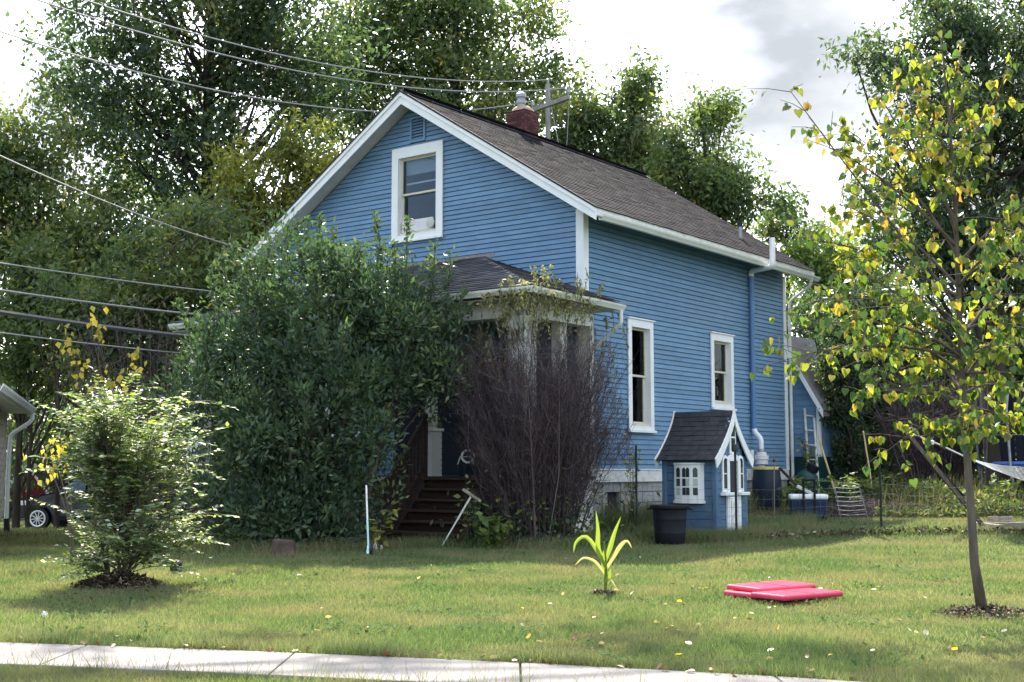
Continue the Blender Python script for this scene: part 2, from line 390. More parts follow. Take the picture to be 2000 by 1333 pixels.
# ------------------------------------------------------------------ ground
xs = np.concatenate([np.linspace(-260, -32, 12), np.linspace(-30, 30, 81), np.linspace(32, 260, 12)])
ys = np.concatenate([np.linspace(-40, 4, 10), np.linspace(5, 45, 81), np.linspace(48, 400, 14)])
GX, GY = np.meshgrid(xs, ys)
GZ = gz(GX, GY) + 0.012 * np.sin(GX * 1.7 + GY * .6) * np.cos(GY * 1.3 - GX * .4)
V = np.stack([GX.ravel(), GY.ravel(), GZ.ravel()], 1)
nx = len(xs); idx = np.arange(len(V)).reshape(len(ys), nx)
F = np.stack([idx[:-1, :-1].ravel(), idx[:-1, 1:].ravel(), idx[1:, 1:].ravel(), idx[1:, :-1].ravel()], 1)
lawn = bulk('lawn', V, F, M['soil'], smooth=True)
tag(lawn, 'mown green lawn around the blue house', kind='structure')

far_x = np.array([-14, -8, -3.56, -1.69, 0, 1.49, 1.88, 3.0, 6.0, 9.0])
far_y = np.array([12.0, 10.15, 8.87, 8.43, 7.95, 7.42, 7.25, 6.78, 5.4, 3.9])
def walk_far(x): return np.interp(x, far_x, far_y)
SWW = 0.87
sidewalk = bpy.data.objects.new('sidewalk', None); col.objects.link(sidewalk)
tag(sidewalk, 'pale concrete sidewalk along the front lawn', kind='structure')
sx = -13.0
while sx < 8.5:
    ex = sx + 1.45
    m = MB(); xx = np.linspace(sx + .006, ex - .006, 5)
    top = 0.032
    a = [(x, walk_far(x), 0) for x in xx]; b = [(x, walk_far(x) - SWW, 0) for x in xx[::-1]]
    m.prism([(p[0], p[1], top - .10) for p in (b + a)][::-1][::-1], (0, 0, .10))
    m.obj('slab', M['concrete'], sidewalk, bevel=0.008)
    sx = ex

# ------------------------------------------------------------------ house
TH = R(37.2)
UX, UY = math.sin(TH), math.cos(TH)
HC = W(1141, 918, 22.5); HC.z = 0
house = thing('house', 'two storey blue clapboard house with white trim and a front porch', 'house', HC, R(90) - TH)
def HW(a, b, z=0):
    """house frame to yard: a along the side wall, b along the front wall"""
    return Vector((HC.x + a * UX - b * UY, HC.y + a * UY + b * UX, z))

LN, WD, Z0, ZE, PK = 8.25, 8.05, 1.2, 5.75, 8.66     # side length, front width, siding base, eave, roof peak
CEN = WD / 2
ROOFM = (PK - 5.79) / (CEN + .5)
def roof_top(y): return PK - abs(y - CEN) * ROOFM
def roof_under(y): return roof_top(y) - 0.2

# the walls' own frames: local X to the right seen from outside, -Y outwards
front = dict(loc=(0, 0, 0), rot=(0, 0, R(-90)))
def clip_cells(xbr, zbr, holes, under=None):
    fs = MB()
    for i in range(len(xbr) - 1):
        for j in range(len(zbr) - 1):
            x0, x1, z0, z1 = xbr[i], xbr[i+1], zbr[j], zbr[j+1]
            cx_, cz_ = (x0 + x1) / 2, (z0 + z1) / 2
            if any(h[0] < cx_ < h[1] and h[2] < cz_ < h[3] for h in holes): continue
            pts = [(x0, z0), (x1, z0), (x1, z1), (x0, z1)]
            if under:                                       # keep only what lies below the roof line
                out = []
                for (p, q) in zip(pts, pts[1:] + pts[:1]):
                    dp, dq = under(p[0]) - p[1], under(q[0]) - q[1]
                    if dp >= 0: out.append(p)
                    if (dp > 0 > dq) or (dp < 0 < dq):
                        t = dp / (dp - dq); out.append((p[0] + (q[0] - p[0]) * t, p[1] + (q[1] - p[1]) * t))
                pts = out
            if len(pts) < 3: continue
            fs.add([(x, .02, z) for x, z in pts], [tuple(range(len(pts)))])
    return fs

EXPO = 0.0925
def clapboards(wall, x0, x1, z0, z1, holes, under=None, material=None, name='clapboard'):
    z = z0; k = 0
    while z < z1 - .01:
        zt = min(z + EXPO, z1)
        if under:
            a0, b0 = under(z, x0, x1); a1, b1 = under(zt, x0, x1)
            if b1 - a1 < .05: break
        else: a0, b0, a1, b1 = x0, x1, x0, x1
        cuts = sorted((h[0], h[1]) for h in holes if h[2] < z + .04 and h[3] > zt - .04)
        segs = []; cur = (a0, a1)
        for c in cuts:
            segs.append((cur[0], c[0], cur[1], c[0])); cur = (c[1], c[1])
        segs.append((cur[0], b0, cur[1], b1))
        j = rnd.uniform(-.0015, .0015)
        if name == 'clapboard':
            cut2 = []
            for (ab, bb, at_, bt) in segs:
                if bb - ab > 1.9:
                    q = ab + (bb - ab) * rnd.uniform(.2, .8); cut2 += [(ab, q - .002, at_, q - .002), (q + .002, bb, q + .002, bt)]
                else: cut2.append((ab, bb, at_, bt))
            segs = cut2
        for (ab, bb, at_, bt) in segs:
            if max(bb - ab, bt - at_) < .02: continue
            o = .020 + j; i_ = .006; zz = z + .013
            MB().add([(ab, .019, zz), (bb, .019, zz), (bb, -o, zz), (ab, -o, zz), (at_, .019, zt), (bt, .019, zt), (bt, -i_, zt), (at_, -i_, zt)],
                  ((0, 1, 2, 3), (3, 2, 6, 7), (7, 6, 5, 4), (0, 3, 7, 4), (1, 5, 6, 2))).obj(name, material or M['blue'], wall)
        z = zt

# side wall (faces -y): local frame is the house frame
WIN1 = (1.43, 2.33, 1.94, 4.02); WIN2 = (4.64, 5.62, 2.48, 4.02)
CAS = .12
side_holes = [(w[0] + .07, w[1] - .07, w[2] + .07, w[3] - .07) for w in (WIN1, WIN2)]
xb = sorted({0.0, LN} | {h[0] for h in side_holes} | {h[1] for h in side_holes}); zb = sorted({Z0, ZE} | {h[2] for h in side_holes} | {h[3] for h in side_holes})
side_wall = clip_cells(xb, zb, side_holes).obj('side_wall', M['blue'], house)
clapboards(side_wall, .14, LN - .1, Z0, ZE, side_holes)

# front wall (faces -x); its local X = -y of the house
WINU = (-4.60, -3.26, 5.74, 7.63); VENT = (-4.13, -3.73, 7.70, 8.22)
DOOR = (-1.50, -.50, 1.09, 3.2); WINF = (-6.4, -5.0, 1.9, 3.4); SHADEP = (-4.6, -1.60, 1.0, 3.45)
fh = [(w[0] + .1, w[1] - .1, w[2] + .1, w[3] - .1) for w in (WINU, WINF, SHADEP)] + [DOOR]
def under_f(x): return roof_under(-x)
xb = sorted({-WD, -CEN, 0.0} | {h[0] for h in fh} | {h[1] for h in fh}); zb = sorted({1.05, ZE - .2, 9.0} | {h[2] for h in fh} | {h[3] for h in fh})
front_wall = clip_cells(xb, zb, fh, under_f).obj('front_wall', M['blue'], house, **front)
def rake_rng(z, x0, x1):
    # span of the gable at height z
    if z <= roof_under(0): return x0, x1
    half = CEN - (z - roof_under(0)) / ROOFM
    return max(x0, -CEN - half), min(x1, -CEN + half)
clapboards(front_wall, -WD + .14, -.14, 1.2, 8.45, fh + [(-4.13, -3.73, 7.70, 8.22)], rake_rng)
# plain back and left walls, floor and ceiling close the house
MB().box(LN - .05, LN, 0.03, WD, 1.05, ZE - .2).obj('back_wall', M['blue'], house)
MB().box(0.03, LN - .06, WD - .03, WD, 1.05, ZE - .2).obj('left_wall', M['blue'], house)
m = MB()
for k in range(49):
    z = 1.2 + k * EXPO
    m.add([(0, WD + .02, z), (LN, WD + .02, z), (LN, WD + .004, z + EXPO), (0, WD + .004, z + EXPO)], [(0, 3, 2, 1)])
m.obj('left_siding', M['blue'], house)
MB().prism([(LN - .03, 0, ZE - .2), (LN - .03, WD, ZE - .2), (LN - .03, CEN, PK - .25)], (.03, 0, 0)).obj('back_gable', M['blue'], house)
MB().box(0.03, LN - .06, 0.03, WD - .04, 1.0, 1.08).obj('floor', M['dark_in'], house)
MB().box(0.03, LN - .06, 0.03, WD - .04, 4.05, 4.12).obj('upper_floor', M['dark_in'], house)
MB().box(2.9, 3.0, .03, WD - .04, 1.09, 4.04).obj('inner_wall', M['dark_in'], house)

# corner boards, water table, foundation
m = MB(); m.box(-.03, 0.0 + .135, -.032, -.002, Z0, 5.80); m.box(-.032, -.002, -.002, .13, Z0, 5.86)
m.obj('corner_board', M['white'], house)
MB().box(LN - .10, LN + .03, -.032, .03, Z0, 5.62).obj('corner_board', M['white'], house)
MB().box(-.03, .0, WD - .13, WD + .03, 3.9, 5.5).obj('corner_board', M['white'], house)
MB().box(.0, LN, -.035, .03, .98, 1.195).obj('water_table_board', M['white_worn'], house)
MB().box(-.04, LN, -.05, .0, 1.195, 1.215).obj('water_table_cap', M['white'], house)
found = MB().box(.12, LN - .12, .10, WD - .1, -.3, .98).obj('foundation', M['dark_in'], house)
bw, bh = .40, .195
for r_ in range(6):
    z = -.2 + r_ * .2
    x = -.02 - (r_ % 2) * .2
    while x < LN - .05:
        a, b = max(x, 0), min(x + bw - .01, LN)
        if b - a > .05 and not (.62 < (a + b) / 2 < 1.25 and .1 < z < .75):
            MB().box(a, b, .02 + rnd.uniform(0, .006), .1, z, z + bh - .008).obj('block', M['block'], found)
        x += bw
for (a, b) in ((.60, .66), (1.2, 1.26)):
    MB().box(a, b, .0, .1, .2, .97).obj('post', M['block'], found)

# roof
X0R, X1R = -.40, 8.80
SL = math.hypot(CEN + .5, PK - 5.79)
roof = MB()
for s in (1, -1):
    ye = -.5 if s == 1 else WD + .5
    t = .10
    roof.prism([(X0R, ye, roof_top(ye) - .02), (X0R, CEN, PK - .02), (X0R, CEN, PK - .02 - t), (X0R, ye, roof_top(ye) - .02 - t)], (X1R - X0R, 0, 0))
roof = roof.obj('roof', M['soffit'], house)
def shingle_rows(m, org, along, up, nrow, expo, rng, tab=.305, th=.012):
    """rows of single tabs laid up a slope; rng(t) gives each row's start and end along the eave"""
    org = Vector(org); along = Vector(along).normalized(); up = Vector(up).normalized(); nn = along.cross(up).normalized()
    if nn.z < 0: nn = -nn
    for i in range(nrow):
        s0 = i * expo; a0, a1 = rng(s0 + expo * .5)
        p = a0 - rnd.random() * tab
        while p < a1:
            q0, q1 = max(p, a0), min(p + tab - .008, a1); p += tab
            if q1 - q0 < .02: continue
            lift = th + rnd.uniform(0, .007); drop = rnd.uniform(-.006, .006)
            b0 = org + up * (s0 + drop); b1 = org + up * (s0 + expo + .01)
            vs_ = [b0 + along * q0, b0 + along * q1, b1 + along * q1, b1 + along * q0]
            hi = [vs_[0] + nn * lift, vs_[1] + nn * lift, vs_[2] + nn * .003, vs_[3] + nn * .003]
            m.add([vs_[0], vs_[1]] + hi, ((2, 3, 4, 5), (0, 1, 3, 2), (0, 2, 5), (1, 4, 3)), rnd.random())
    return m
nrow = int(SL / .14)
sh = MB(); shingle_rows(sh, (X0R - .02, -.54, roof_top(-.54) - .012), (1, 0, 0), (0, CEN + .5, PK - 5.79), nrow + 1, SL / nrow, lambda t: (0, X1R - X0R + .04))
shingle_rows(sh, (X0R - .02, WD + .54, roof_top(WD + .54) - .012), (1, 0, 0), (0, -(CEN + .5), PK - 5.79), nrow + 1, SL / nrow, lambda t: (0, X1R - X0R + .04), tab=.9)
o = sh.obj('shingles', M['shingle'], roof, rattr=True); o['kind'] = 'stuff'
m = MB(); x = X0R - .02
while x < X1R:
    for s in (1, -1):
        m.add([(x, CEN, PK + .025), (x + .30, CEN, PK + .015), (x + .30, CEN - s * .13, PK + .015 - .13 * ROOFM), (x, CEN - s * .13, PK + .025 - .13 * ROOFM)], [(0, 1, 2, 3) if s == 1 else (3, 2, 1, 0)], rnd.random() * .4)
    x += .14
m.obj('ridge_cap', M['shingle_dark'], roof, rattr=True)
# rake boards (front) with the small moulding on top, and the dark drip edge
for s, nm in ((1, 'rake_board'), (-1, 'rake_board')):
    ye = -.56 if s == 1 else WD + .56
    m = MB()
    zt = roof_top(ye) - .03; zp = PK - .03
    m.prism([(X0R - .03, ye, zt), (X0R - .03, CEN, zp), (X0R - .03, CEN, zp - .235), (X0R - .03, ye, zt - .20)], (.026, 0, 0))
    m.prism([(X0R - .055, ye - s * .02, zt), (X0R - .055, CEN, zp), (X0R - .055, CEN, zp - .075), (X0R - .055, ye - s * .02, zt - .07)], (.023, 0, 0))
    m.obj(nm, M['white'], house)
    m = MB(); m.prism([(X0R - .065, ye - s * .03, zt + .035), (X0R - .065, CEN, zp + .045), (X0R - .065, CEN, zp + .002), (X0R - .065, ye - s * .03, zt + .002)], (.05, 0, 0))
    m.obj('drip_edge', M['shingle_dark'], roof)
    m = MB()
    m.prism([(X0R, ye, roof_top(ye) - .13), (X0R, CEN, PK - .14), (X0R, CEN, PK - .16), (X0R, ye, roof_top(ye) - .15)], (.40, 0, 0))
    m.obj('soffit', M['soffit'], house)
m = MB(); m.box(X0R, X1R, -.515, -.49, 5.60, 5.76); m.obj('fascia', M['white_worn'], house)
m = MB(); m.prism([(.0, -.49, 5.60), (.0, -.03, 5.60 + .46 * ROOFM), (.0, -.03, 5.62 + .46 * ROOFM), (.0, -.49, 5.62)], (X1R, 0, 0)); m.obj('eave_soffit', M['blue'], house)
# gutter along the right eave
def gutter(p, d, ln, name, parent, out, sag=0, mt=None):
    """K-profile gutter from p along d; out = outward unit vector"""
    prof = [(0, 0.10), (0, 0), (.07, 0), (.085, .03), (.11, .07), (.115, .10), (.100, .10), (.096, .075), (.068, .012), (.01, .012), (.01, .10)]
    p = Vector(p); d = Vector(d).normalized(); out = Vector(out)
    m = MB(); n = len(prof); st = 8; vs_ = []
    for i in range(st + 1):
        q = p + d * (ln * i / st) + Vector((0, 0, -sag * i / st + rnd.uniform(-.004, .004)))
        for (a, z) in prof: vs_.append(q + out * a + Vector((0, 0, z)))
    fs = [(i*n+k, i*n+(k+1)%n, (i+1)*n+(k+1)%n, (i+1)*n+k) for i in range(st) for k in range(n)]
    fs += [tuple(range(n)), tuple(range(st*n, st*n+n))[::-1]]
    m.add(vs_, fs)
    return m.obj(name, mt or M['gutter'], parent)
gutter((-.28, -.52, 5.545), (1, 0, 0), 9.15, 'gutter', house, (0, -1, 0), .02)
def bent(pts, rad, n=10, k=4):
    """polyline with rounded bends"""
    P = [Vector(p) for p in pts]; out = [P[0]]
    for i in range(1, len(P) - 1):
        a = P[i] + (P[i-1] - P[i]).normalized() * rad; b = P[i] + (P[i+1] - P[i]).normalized() * rad
        for j in range(k + 1):
            t = j / k; out.append(a * (1-t)**2 + P[i] * 2 * t * (1-t) + b * t * t)
    out.append(P[-1]); return out
MB().tube(bent([(8.45, -.58, 5.56), (8.47, -.58, 5.42), (8.36, -.09, 5.05), (8.33, -.085, 4.6), (8.33, -.085, .55)], .07), .036, 8).obj('downspout', M['gutter'], house, smooth=True)
# radon pipe: blue up the wall, white elbow round the gutter and above
MB().tube([(6.42, -.09, 2.08), (6.42, -.09, 5.42)], .058, 12).obj('vent_pipe', M['pipe_blue'], house, smooth=True)
MB().tube(bent([(6.42, -.09, 5.40), (6.42, -.09, 5.52), (6.02, -.80, 5.50), (6.02, -.80, 6.12)], .10), .06, 12).obj('vent_pipe', M['pvc'], house, smooth=True)
MB().tube(bent([(6.42, -.09, 2.10), (6.42, -.10, 2.02), (6.40, -.26, 1.86), (6.40, -.26, 1.62)], .06), .056, 12).obj('fan_elbow', M['pvc'], house, smooth=True)
fan = MB().lathe([(0, .42), (.06, .42), (.065, .36), (.11, .35), (.115, .29), (.155, .285), (.16, .20), (.14, .19), (.14, .10), (.08, .08), (.07, 0), (0, 0)], 18, (6.40, -.26, 1.22)).obj('radon_fan', M['fan'], house, smooth=True)
MB().lathe([(.072, 0), (.075, .01), (.075, .07), (.066, .08)], 14, (6.40, -.26, 1.57)).obj('coupling', M['galv'], fan, smooth=True)
MB().box(6.12, 6.26, -.16, -.02, 1.45, 1.62).obj('switch_box', M['fan'], house)
MB().tube([(6.40, -.26, 1.24), (6.40, -.26, .9)], .055, 10).obj('fan_pipe', M['fan'], house, smooth=True)
# small roof vent
zv = roof_top(.55)
MB().tube([(7.0, .45, roof_top(.45) - .05), (7.0, .45, roof_top(.45) + .26)], .045, 10).obj('roof_vent', M['galv'], house, smooth=True)
MB().tube([(7.0, .45, roof_top(.45) + .262), (7.0, .45, roof_top(.45) + .40)], .06, 10).obj('roof_vent_cap', M['rubber'], house, smooth=True)

# chimney with single bricks
CHX, CHY, CS = 3.9, 4.25, .26
chim = MB().box(CHX - CS + .012, CHX + CS - .012, CHY - CS + .012, CHY + CS - .012, 8.0, 9.20).obj('chimney', M['mortar'], house)
bricks = {}
for r_ in range(15):
    z = 8.14 + r_ * .0715
    for fc in range(4):
        p = -CS - (.1 if r_ % 2 else 0)
        while p < CS - .02:
            a, b = max(p, -CS), min(p + .19, CS)
            p += .2
            if b - a < .04: continue
            pr = rnd.uniform(0, .006)
            T = Matrix.Translation((CHX, CHY, 0)) @ Matrix.Rotation(fc * math.pi / 2, 4, 'Z')
            mm = MB().box(a, b, -CS - pr, -CS + .02, z, z + .062, T, rnd.random())
            mm.obj('brick', M['brick'], chim, rattr=True)
MB().prism([(CHX - CS - .0, CHY - CS - .0, 9.205), (CHX + CS, CHY - CS, 9.205), (CHX + CS, CHY + CS, 9.205), (CHX - CS, CHY + CS, 9.205)], (0, 0, .03)).obj('brick_crown', M['brick'], chim)
MB().lathe([(.27, 0), (.25, .05), (.16, .13), (.13, .14), (.10, .14)], 12, (CHX, CHY, 9.236)).obj('chimney_cap', M['terracotta'], chim, smooth=True)
MB().lathe([(.085, 0), (.085, .08), (.11, .09), (.11, .17), (.085, .18), (.085, .22), (.12, .23), (.12, .31), (.06, .36), (0, .37)], 12, (CHX - .06, CHY, 9.34)).obj('flue_pipe', M['galv'], chim, smooth=True)

# windows
def window(parent, x0, x1, z0, z1, cas, depth=.10, split=.5, wide_sill=False, hood=False, **fr):
    w = x1 - x0; h = z1 - z0
    m = MB(); o = -.05
    m.box(0, cas, o, -.02, 0, h); m.box(w - cas, w, o, -.02, 0, h)
    m.box(cas, w - cas, o - .002, -.02, h - cas * 1.25, h); m.box(cas, w - cas, o - .002, -.02, 0, cas * .6)
    if hood: m.box(-.025, w + .025, o - .03, -.02, h, h + .025)
    # jambs
    m.box(cas - .02, cas, -.02, depth + .05, 0, h); m.box(w - cas, w - cas + .02, -.02, depth + .05, 0, h)
    m.box(cas, w - cas, -.02, depth + .05, h - cas * 1.25, h - cas * 1.25 + .02)
    zb_ = cas * .6
    off = Matrix.Rotation(fr['rot'][2], 4, 'Z') @ Vector((x0, 0, z0)) if 'rot' in fr else Vector((x0, 0, z0))
    win = m.obj('window', M['white'], parent, bevel=.003, loc=off, rot=fr.get('rot', (0, 0, 0)))
    MB().box(-.02, w + .02, -.09, -.051, -.045, 0.0).box(0.0, w, -.051, -.02, -.045, -.002).obj('sill', M['white'], win)
    MB().box(cas, w - cas, -.02, depth, zb_, zb_ + .05).obj('inner_sill', M['cream'], win)
    ix0, ix1, iz0, iz1 = cas, w - cas, zb_ + .05, h - cas * 1.25
    zm = iz0 + (iz1 - iz0) * split; sb = .042
    for (a, b, y) in ((iz0, zm + .02, depth - .005), (zm - .02, iz1, depth - .045)):
        m = MB(); m.box(ix0, ix0 + sb, y, y + .03, a, b); m.box(ix1 - sb, ix1, y, y + .03, a, b)
        m.box(ix0 + sb, ix1 - sb, y, y + .03, a, a + .04); m.box(ix0 + sb, ix1 - sb, y, y + .03, b - .04, b)
        m.obj('sash', M['cream'], win)
        MB().box(ix0 + sb - .005, ix1 - sb + .005, y + .012, y + .016, a + .035, b - .035).obj('pane', M['glass'], win)
    return win, (ix0, ix1, iz0, zm, iz1)
window(house, *WIN1, CAS, hood=True)
window(house, *WIN2, CAS, hood=True)
upw, (ia, ib, ic, im, id_) = window(house, *WINU, .17, split=.52, rot=(0, 0, R(-90)))
MB().box(ia + .04, ib - .04, .17, .175, im + .42, id_ - .01).obj('blind', M['curtain'], upw)
MB().box(ia + .05, ib - .05, .16, .19, im + .22, im + .255).obj('curtain_rod', M['white'], upw)
MB().box(ia + .05, ib - .14, .02, .09, ic + .01, ic + .26).obj('window_fan', M['fan'], upw, bevel=.02)
MB().lathe([(.0, 0), (.09, 0), (.10, .01), (.10, .04), (.08, .05), (0, .05)], 14).obj('fan_grille', M['soffit'], upw, loc=(ib - .16, .015, ic + .14), rot=(R(90), 0, 0), smooth=True)
window(house, *WINF, .12, rot=(0, 0, R(-90)))
m = MB(); m.box(-4.5, -1.7, .0, .012, 1.1, 3.35); m.obj('porch_shade_sheet', M['tramp_net'], house, rot=(0, 0, R(-90)))  # dark sheet that paints the porch shade onto the front wall
# gable vent
vent = MB()
w_, h_ = .40, .52
for b in ((0, .045, 0, h_), (w_ - .045, w_, 0, h_), (.045, w_ - .045, 0, .045), (.045, w_ - .045, h_ - .045, h_)): vent.box(b[0], b[1], -.04, .01, b[2], b[3])
off = Matrix.Rotation(R(-90), 4, 'Z') @ Vector((VENT[0], 0, VENT[2]))
vent = vent.obj('gable_vent', M['blue'], house, loc=off, rot=(0, 0, R(-90)))
MB().box(.04, .36, .012, .018, .04, .48).obj('vent_backing', M['dark_in'], vent)
for k in range(7):
    z = .055 + k * .06
    MB().add([(.045, -.03, z), (.355, -.03, z), (.355, .01, z + .05), (.045, .01, z + .05), (.045, -.024, z + .004), (.355, -.024, z + .004), (.355, .01, z + .056), (.045, .01, z + .056)], ((0, 3, 2, 1), (4, 5, 6, 7), (0, 1, 5, 4))).obj('slat', M['blue'], vent)
# front door in the shade of the porch
door = MB().box(0, 1.0, -.0, .05, 0, 2.1).obj('door', M['door'], house, loc=Matrix.Rotation(R(-90), 4, 'Z') @ Vector((DOOR[0], -.0, DOOR[2])), rot=(0, 0, R(-90)))
for (a, b, c, d) in ((.12, .46, .15, .85), (.54, .88, .15, .85), (.15, .85, 1.05, 1.95)):
    MB().box(a, b, -.015, -.002, c, d).obj('door_panel', M['door'], door, bevel=.006)
MB().lathe([(0, 0), (.03, .01), (.03, .04), (0, .05)], 10).obj('handle', M['galv'], door, loc=(.92, -.005, 1.0), rot=(R(90), 0, 0))

# ---- porch
PX, PYR, PYL = -1.98, -.12, WD - .05
PF = 1.09
EX, EYR, EYL, EZ = -2.59, -.75, WD + .22, 4.10
AZ, AYR = 5.20, 2.30; AYL = WD - 2.30
MB().box(PX - .25, -.03, PYR - .15, PYL + .15, PF - .06, PF).obj('porch_floor', M['wood'], house)
m = MB()
x = PX - .23
for k in range(28):
    y0 = PYR - .13 + k * .3
    if y0 > PYL: break
    m.box(PX - .22, PX - .19, y0, y0 + .285, .05, PF - .065)
m.obj('porch_skirt', M['wood'], house)
MB().box(PX - .2, -.06, PYR - .1, PYR - .06, .05, PF - .065).obj('porch_skirt', M['white_worn'], house)
# hip roof deck
deck = MB()
A = Vector((EX, EYR, EZ)); B = Vector((EX, EYL, EZ)); Cc = Vector((-.0, EYL, EZ)); D = Vector((0, EYR, EZ)); P1 = Vector((-.0, AYR, AZ)); P2 = Vector((0, AYL, AZ))
deck.add([A, B, P2, P1], [(0, 3, 2, 1)]); deck.add([D, A, P1], [(0, 2, 1)]); deck.add([B, Cc, P2], [(0, 2, 1)])
deck.add([A + Vector((0.05, 0.05, -.06)), B + Vector((0.05, -.05, -.06)), Cc + Vector((0, -.05, -.06)), D + Vector((0, .05, -.06))], [(0, 1, 2, 3)])
deck = deck.obj('porch_roof', M['soffit'], house)
sh = MB()
upf = Vector((2.59, 0, AZ - EZ)); lf = upf.length; run_ = AYR - EYR
nf = int(lf / .14)
shingle_rows(sh, (EX - .03, EYR - .03, EZ + .01), (0, 1, 0), upf, nf, lf / nf, lambda t: (run_ * t / lf, (EYL - EYR) - (EYL - AYL) * t / lf))
upr = Vector((0, run_, AZ - EZ)); lr = upr.length; nr = int(lr / .14)
shingle_rows(sh, (EX - .03, EYR - .03, EZ + .01), (1, 0, 0), upr, nr, lr / nr, lambda t: (2.59 * t / lr, 2.62))
o = sh.obj('shingles', M['shingle_dark'], deck, rattr=True); o['kind'] = 'stuff'
hipd = (P1 - A); hl = hipd.length; hipd.normalize()
for k in range(14):
    s0 = k * hl / 14
    c = A + hipd * s0 + Vector((0, 0, .035)); c2 = A + hipd * (s0 + hl / 14 + .02) + Vector((0, 0, .025))
    e1 = Vector((0, .15, -.005)); e2 = Vector((.15, 0, -.035))
    MB().add([c, c2, c2 + e1, c + e1, c2 + e2, c + e2], [(0, 3, 2, 1), (0, 1, 4, 5)]).obj('hip_cap', M['shingle_light'], deck)
MB().box(-.02, .0, AYR - .3, AYL, AZ - .02, AZ + .07).obj('flashing', M['shingle_light'], deck)
m = MB(); m.box(EX - .02, EX + .02, EYR - .02, EYL, EZ - .10, EZ + .0); m.box(EX + .02, -.04, EYR - .02, EYR + .02, EZ - .10, EZ); m.obj('porch_fascia', M['wood'], house)
gutter((EX - .021, EYR - .14, EZ - .12), (0, 1, 0), EYL - EYR, 'porch_gutter', house, (-1, 0, 0))
gutter((EX - .14, EYR - .021, EZ - .12), (1, 0, 0), 2.75, 'porch_gutter', house, (0, -1, 0), .03)
m = MB(); m.box(EX + .05, -.04, EYR + .05, EYL - .05, EZ - .155, EZ - .13); m.obj('porch_ceiling', M['soffit'], house)
m = MB(); m.box(PX - .15, PX + .15, PYR - .15, PYL + .15, 3.70, 3.94); m.box(PX + .15, -.04, PYR - .13, PYR + .10, 3.70, 3.94); m.box(PX + .15, -.04, PYL - .1, PYL + .13, 3.70, 3.94)
m.obj('porch_beam', M['white'], house, bevel=.006)
def column(x, y, w, z0=PF, z1=3.70, ped=None):
    m = MB()
    if ped:
        pm = MB(); n_ = int((ped - z0) / EXPO)
        for k in range(n_):
            zz = z0 + k * (ped - z0) / n_; e = .012
            hw = w * .75
            pm.box(x - hw - e, x + hw + e, y - hw - e, y + hw + e, zz, zz + (ped - z0) / n_ - .012)
            pm.box(x - hw, x + hw, y - hw, y + hw, zz + (ped - z0) / n_ - .012, zz + (ped - z0) / n_)
        pm.obj('column_pedestal', M['soffit'], house)
        m.box(x - w, x + w, y - w, y + w, ped, ped + .05); z0 = ped + .05
    m.box(x - w/2, x + w/2, y - w/2, y + w/2, z0, z1 - .22)
    m.box(x - w/2 - .02, x + w/2 + .02, y - w/2 - .02, y + w/2 + .02, z1 - .22, z1 - .19)
    m.add([(x-w/2,y-w/2,z1-.19),(x+w/2,y-w/2,z1-.19),(x+w/2,y+w/2,z1-.19),(x-w/2,y+w/2,z1-.19),(x-w*.62,y-w*.62,z1-.04),(x+w*.62,y-w*.62,z1-.04),(x+w*.62,y+w*.62,z1-.04),(x-w*.62,y+w*.62,z1-.04)],
          ((0,1,5,4),(1,2,6,5),(2,3,7,6),(3,0,4,7)))
    m.box(x - w*.64, x + w*.64, y - w*.64, y + w*.64, z1 - .04, z1)
    m.obj('porch_column', M['white_worn'], house, bevel=.006)
column(PX, PYR, .34)
column(PX, 1.84, .16, ped=1.86); column(PX, 4.9, .34); column(PX, PYL, .34)
MB().box(-.15, -.035, PYR - .12, PYR + .12, PF, 3.70).obj('porch_pilaster', M['white_worn'], house)
MB().box(-1.02, -.82, PYR - .09, PYR + .09, PF, 3.70).obj('porch_column', M['white_worn'], house)
MB().tube(bent([(-.06, EYR - .08, EZ - .15), (-.06, EYR - .08, EZ - .38), (-.05, -.10, 3.22), (-.05, -.10, 2.9), (-.05, -.10, .55)], .06), .035, 8).obj('downspout', M['gutter'], house, smooth=True)
MB().tube([(-.05, -.10, .60), (-.08, -.16, .12)], .045, 8).obj('drain_boot', M['rubber'], house, smooth=True)
# low porch wall right of the steps, shelf of things inside
MB().box(PX - .05, PX + .05, PYR + .2, .28, PF, 1.95).obj('porch_half_wall', M['blue'], house)
# steps
ns_ = 6
for k in range(ns_):
    zt = PF - .02 - k * .172; xf = PX - .25 - k * .162
    MB().box(xf - .19, xf + .0, .30, 1.70, zt - .04, zt).obj('step', M['wood'], house, bevel=.006)
    MB().box(xf - .02, xf - .003, .31, 1.69, zt - .17, zt - .041).obj('riser', M['wood'], house)
for y in (.268, 1.702):
    m = MB(); m.prism([(PX - .2, y, PF - .30), (PX - .2, y, PF - .03), (PX - 1.25, y, -.02), (PX - 1.25, y, -.15)], (0, .03, 0)); m.obj('stair_stringer', M['wood'], house)
def stair_rail(y, post_top=True):
    a = Vector((PX - .25, y, PF + .95)); b = Vector((PX - 1.18, y, .95))
    MB().bar(a, b, .06, .10).obj('handrail', M['wood'], house)
    MB().bar(a - Vector((0, 0, .78)), b - Vector((0, 0, .78)), .04, .08).obj('bottom_rail', M['wood'], house)
    for p, zb_ in ((a, PF - .3), (b, -.1)):
        MB().box(p.x - .045, p.x + .045, y - .045, y + .045, zb_, p.z + .12).obj('rail_post', M['wood'], house, bevel=.008)
    for k in range(9):
        t = (k + 1) / 10; q = a.lerp(b, t)
        MB().box(q.x - .018, q.x + .018, y - .018, y + .018, q.z - .76, q.z - .04).obj('baluster', M['wood'], house)
stair_rail(1.775)

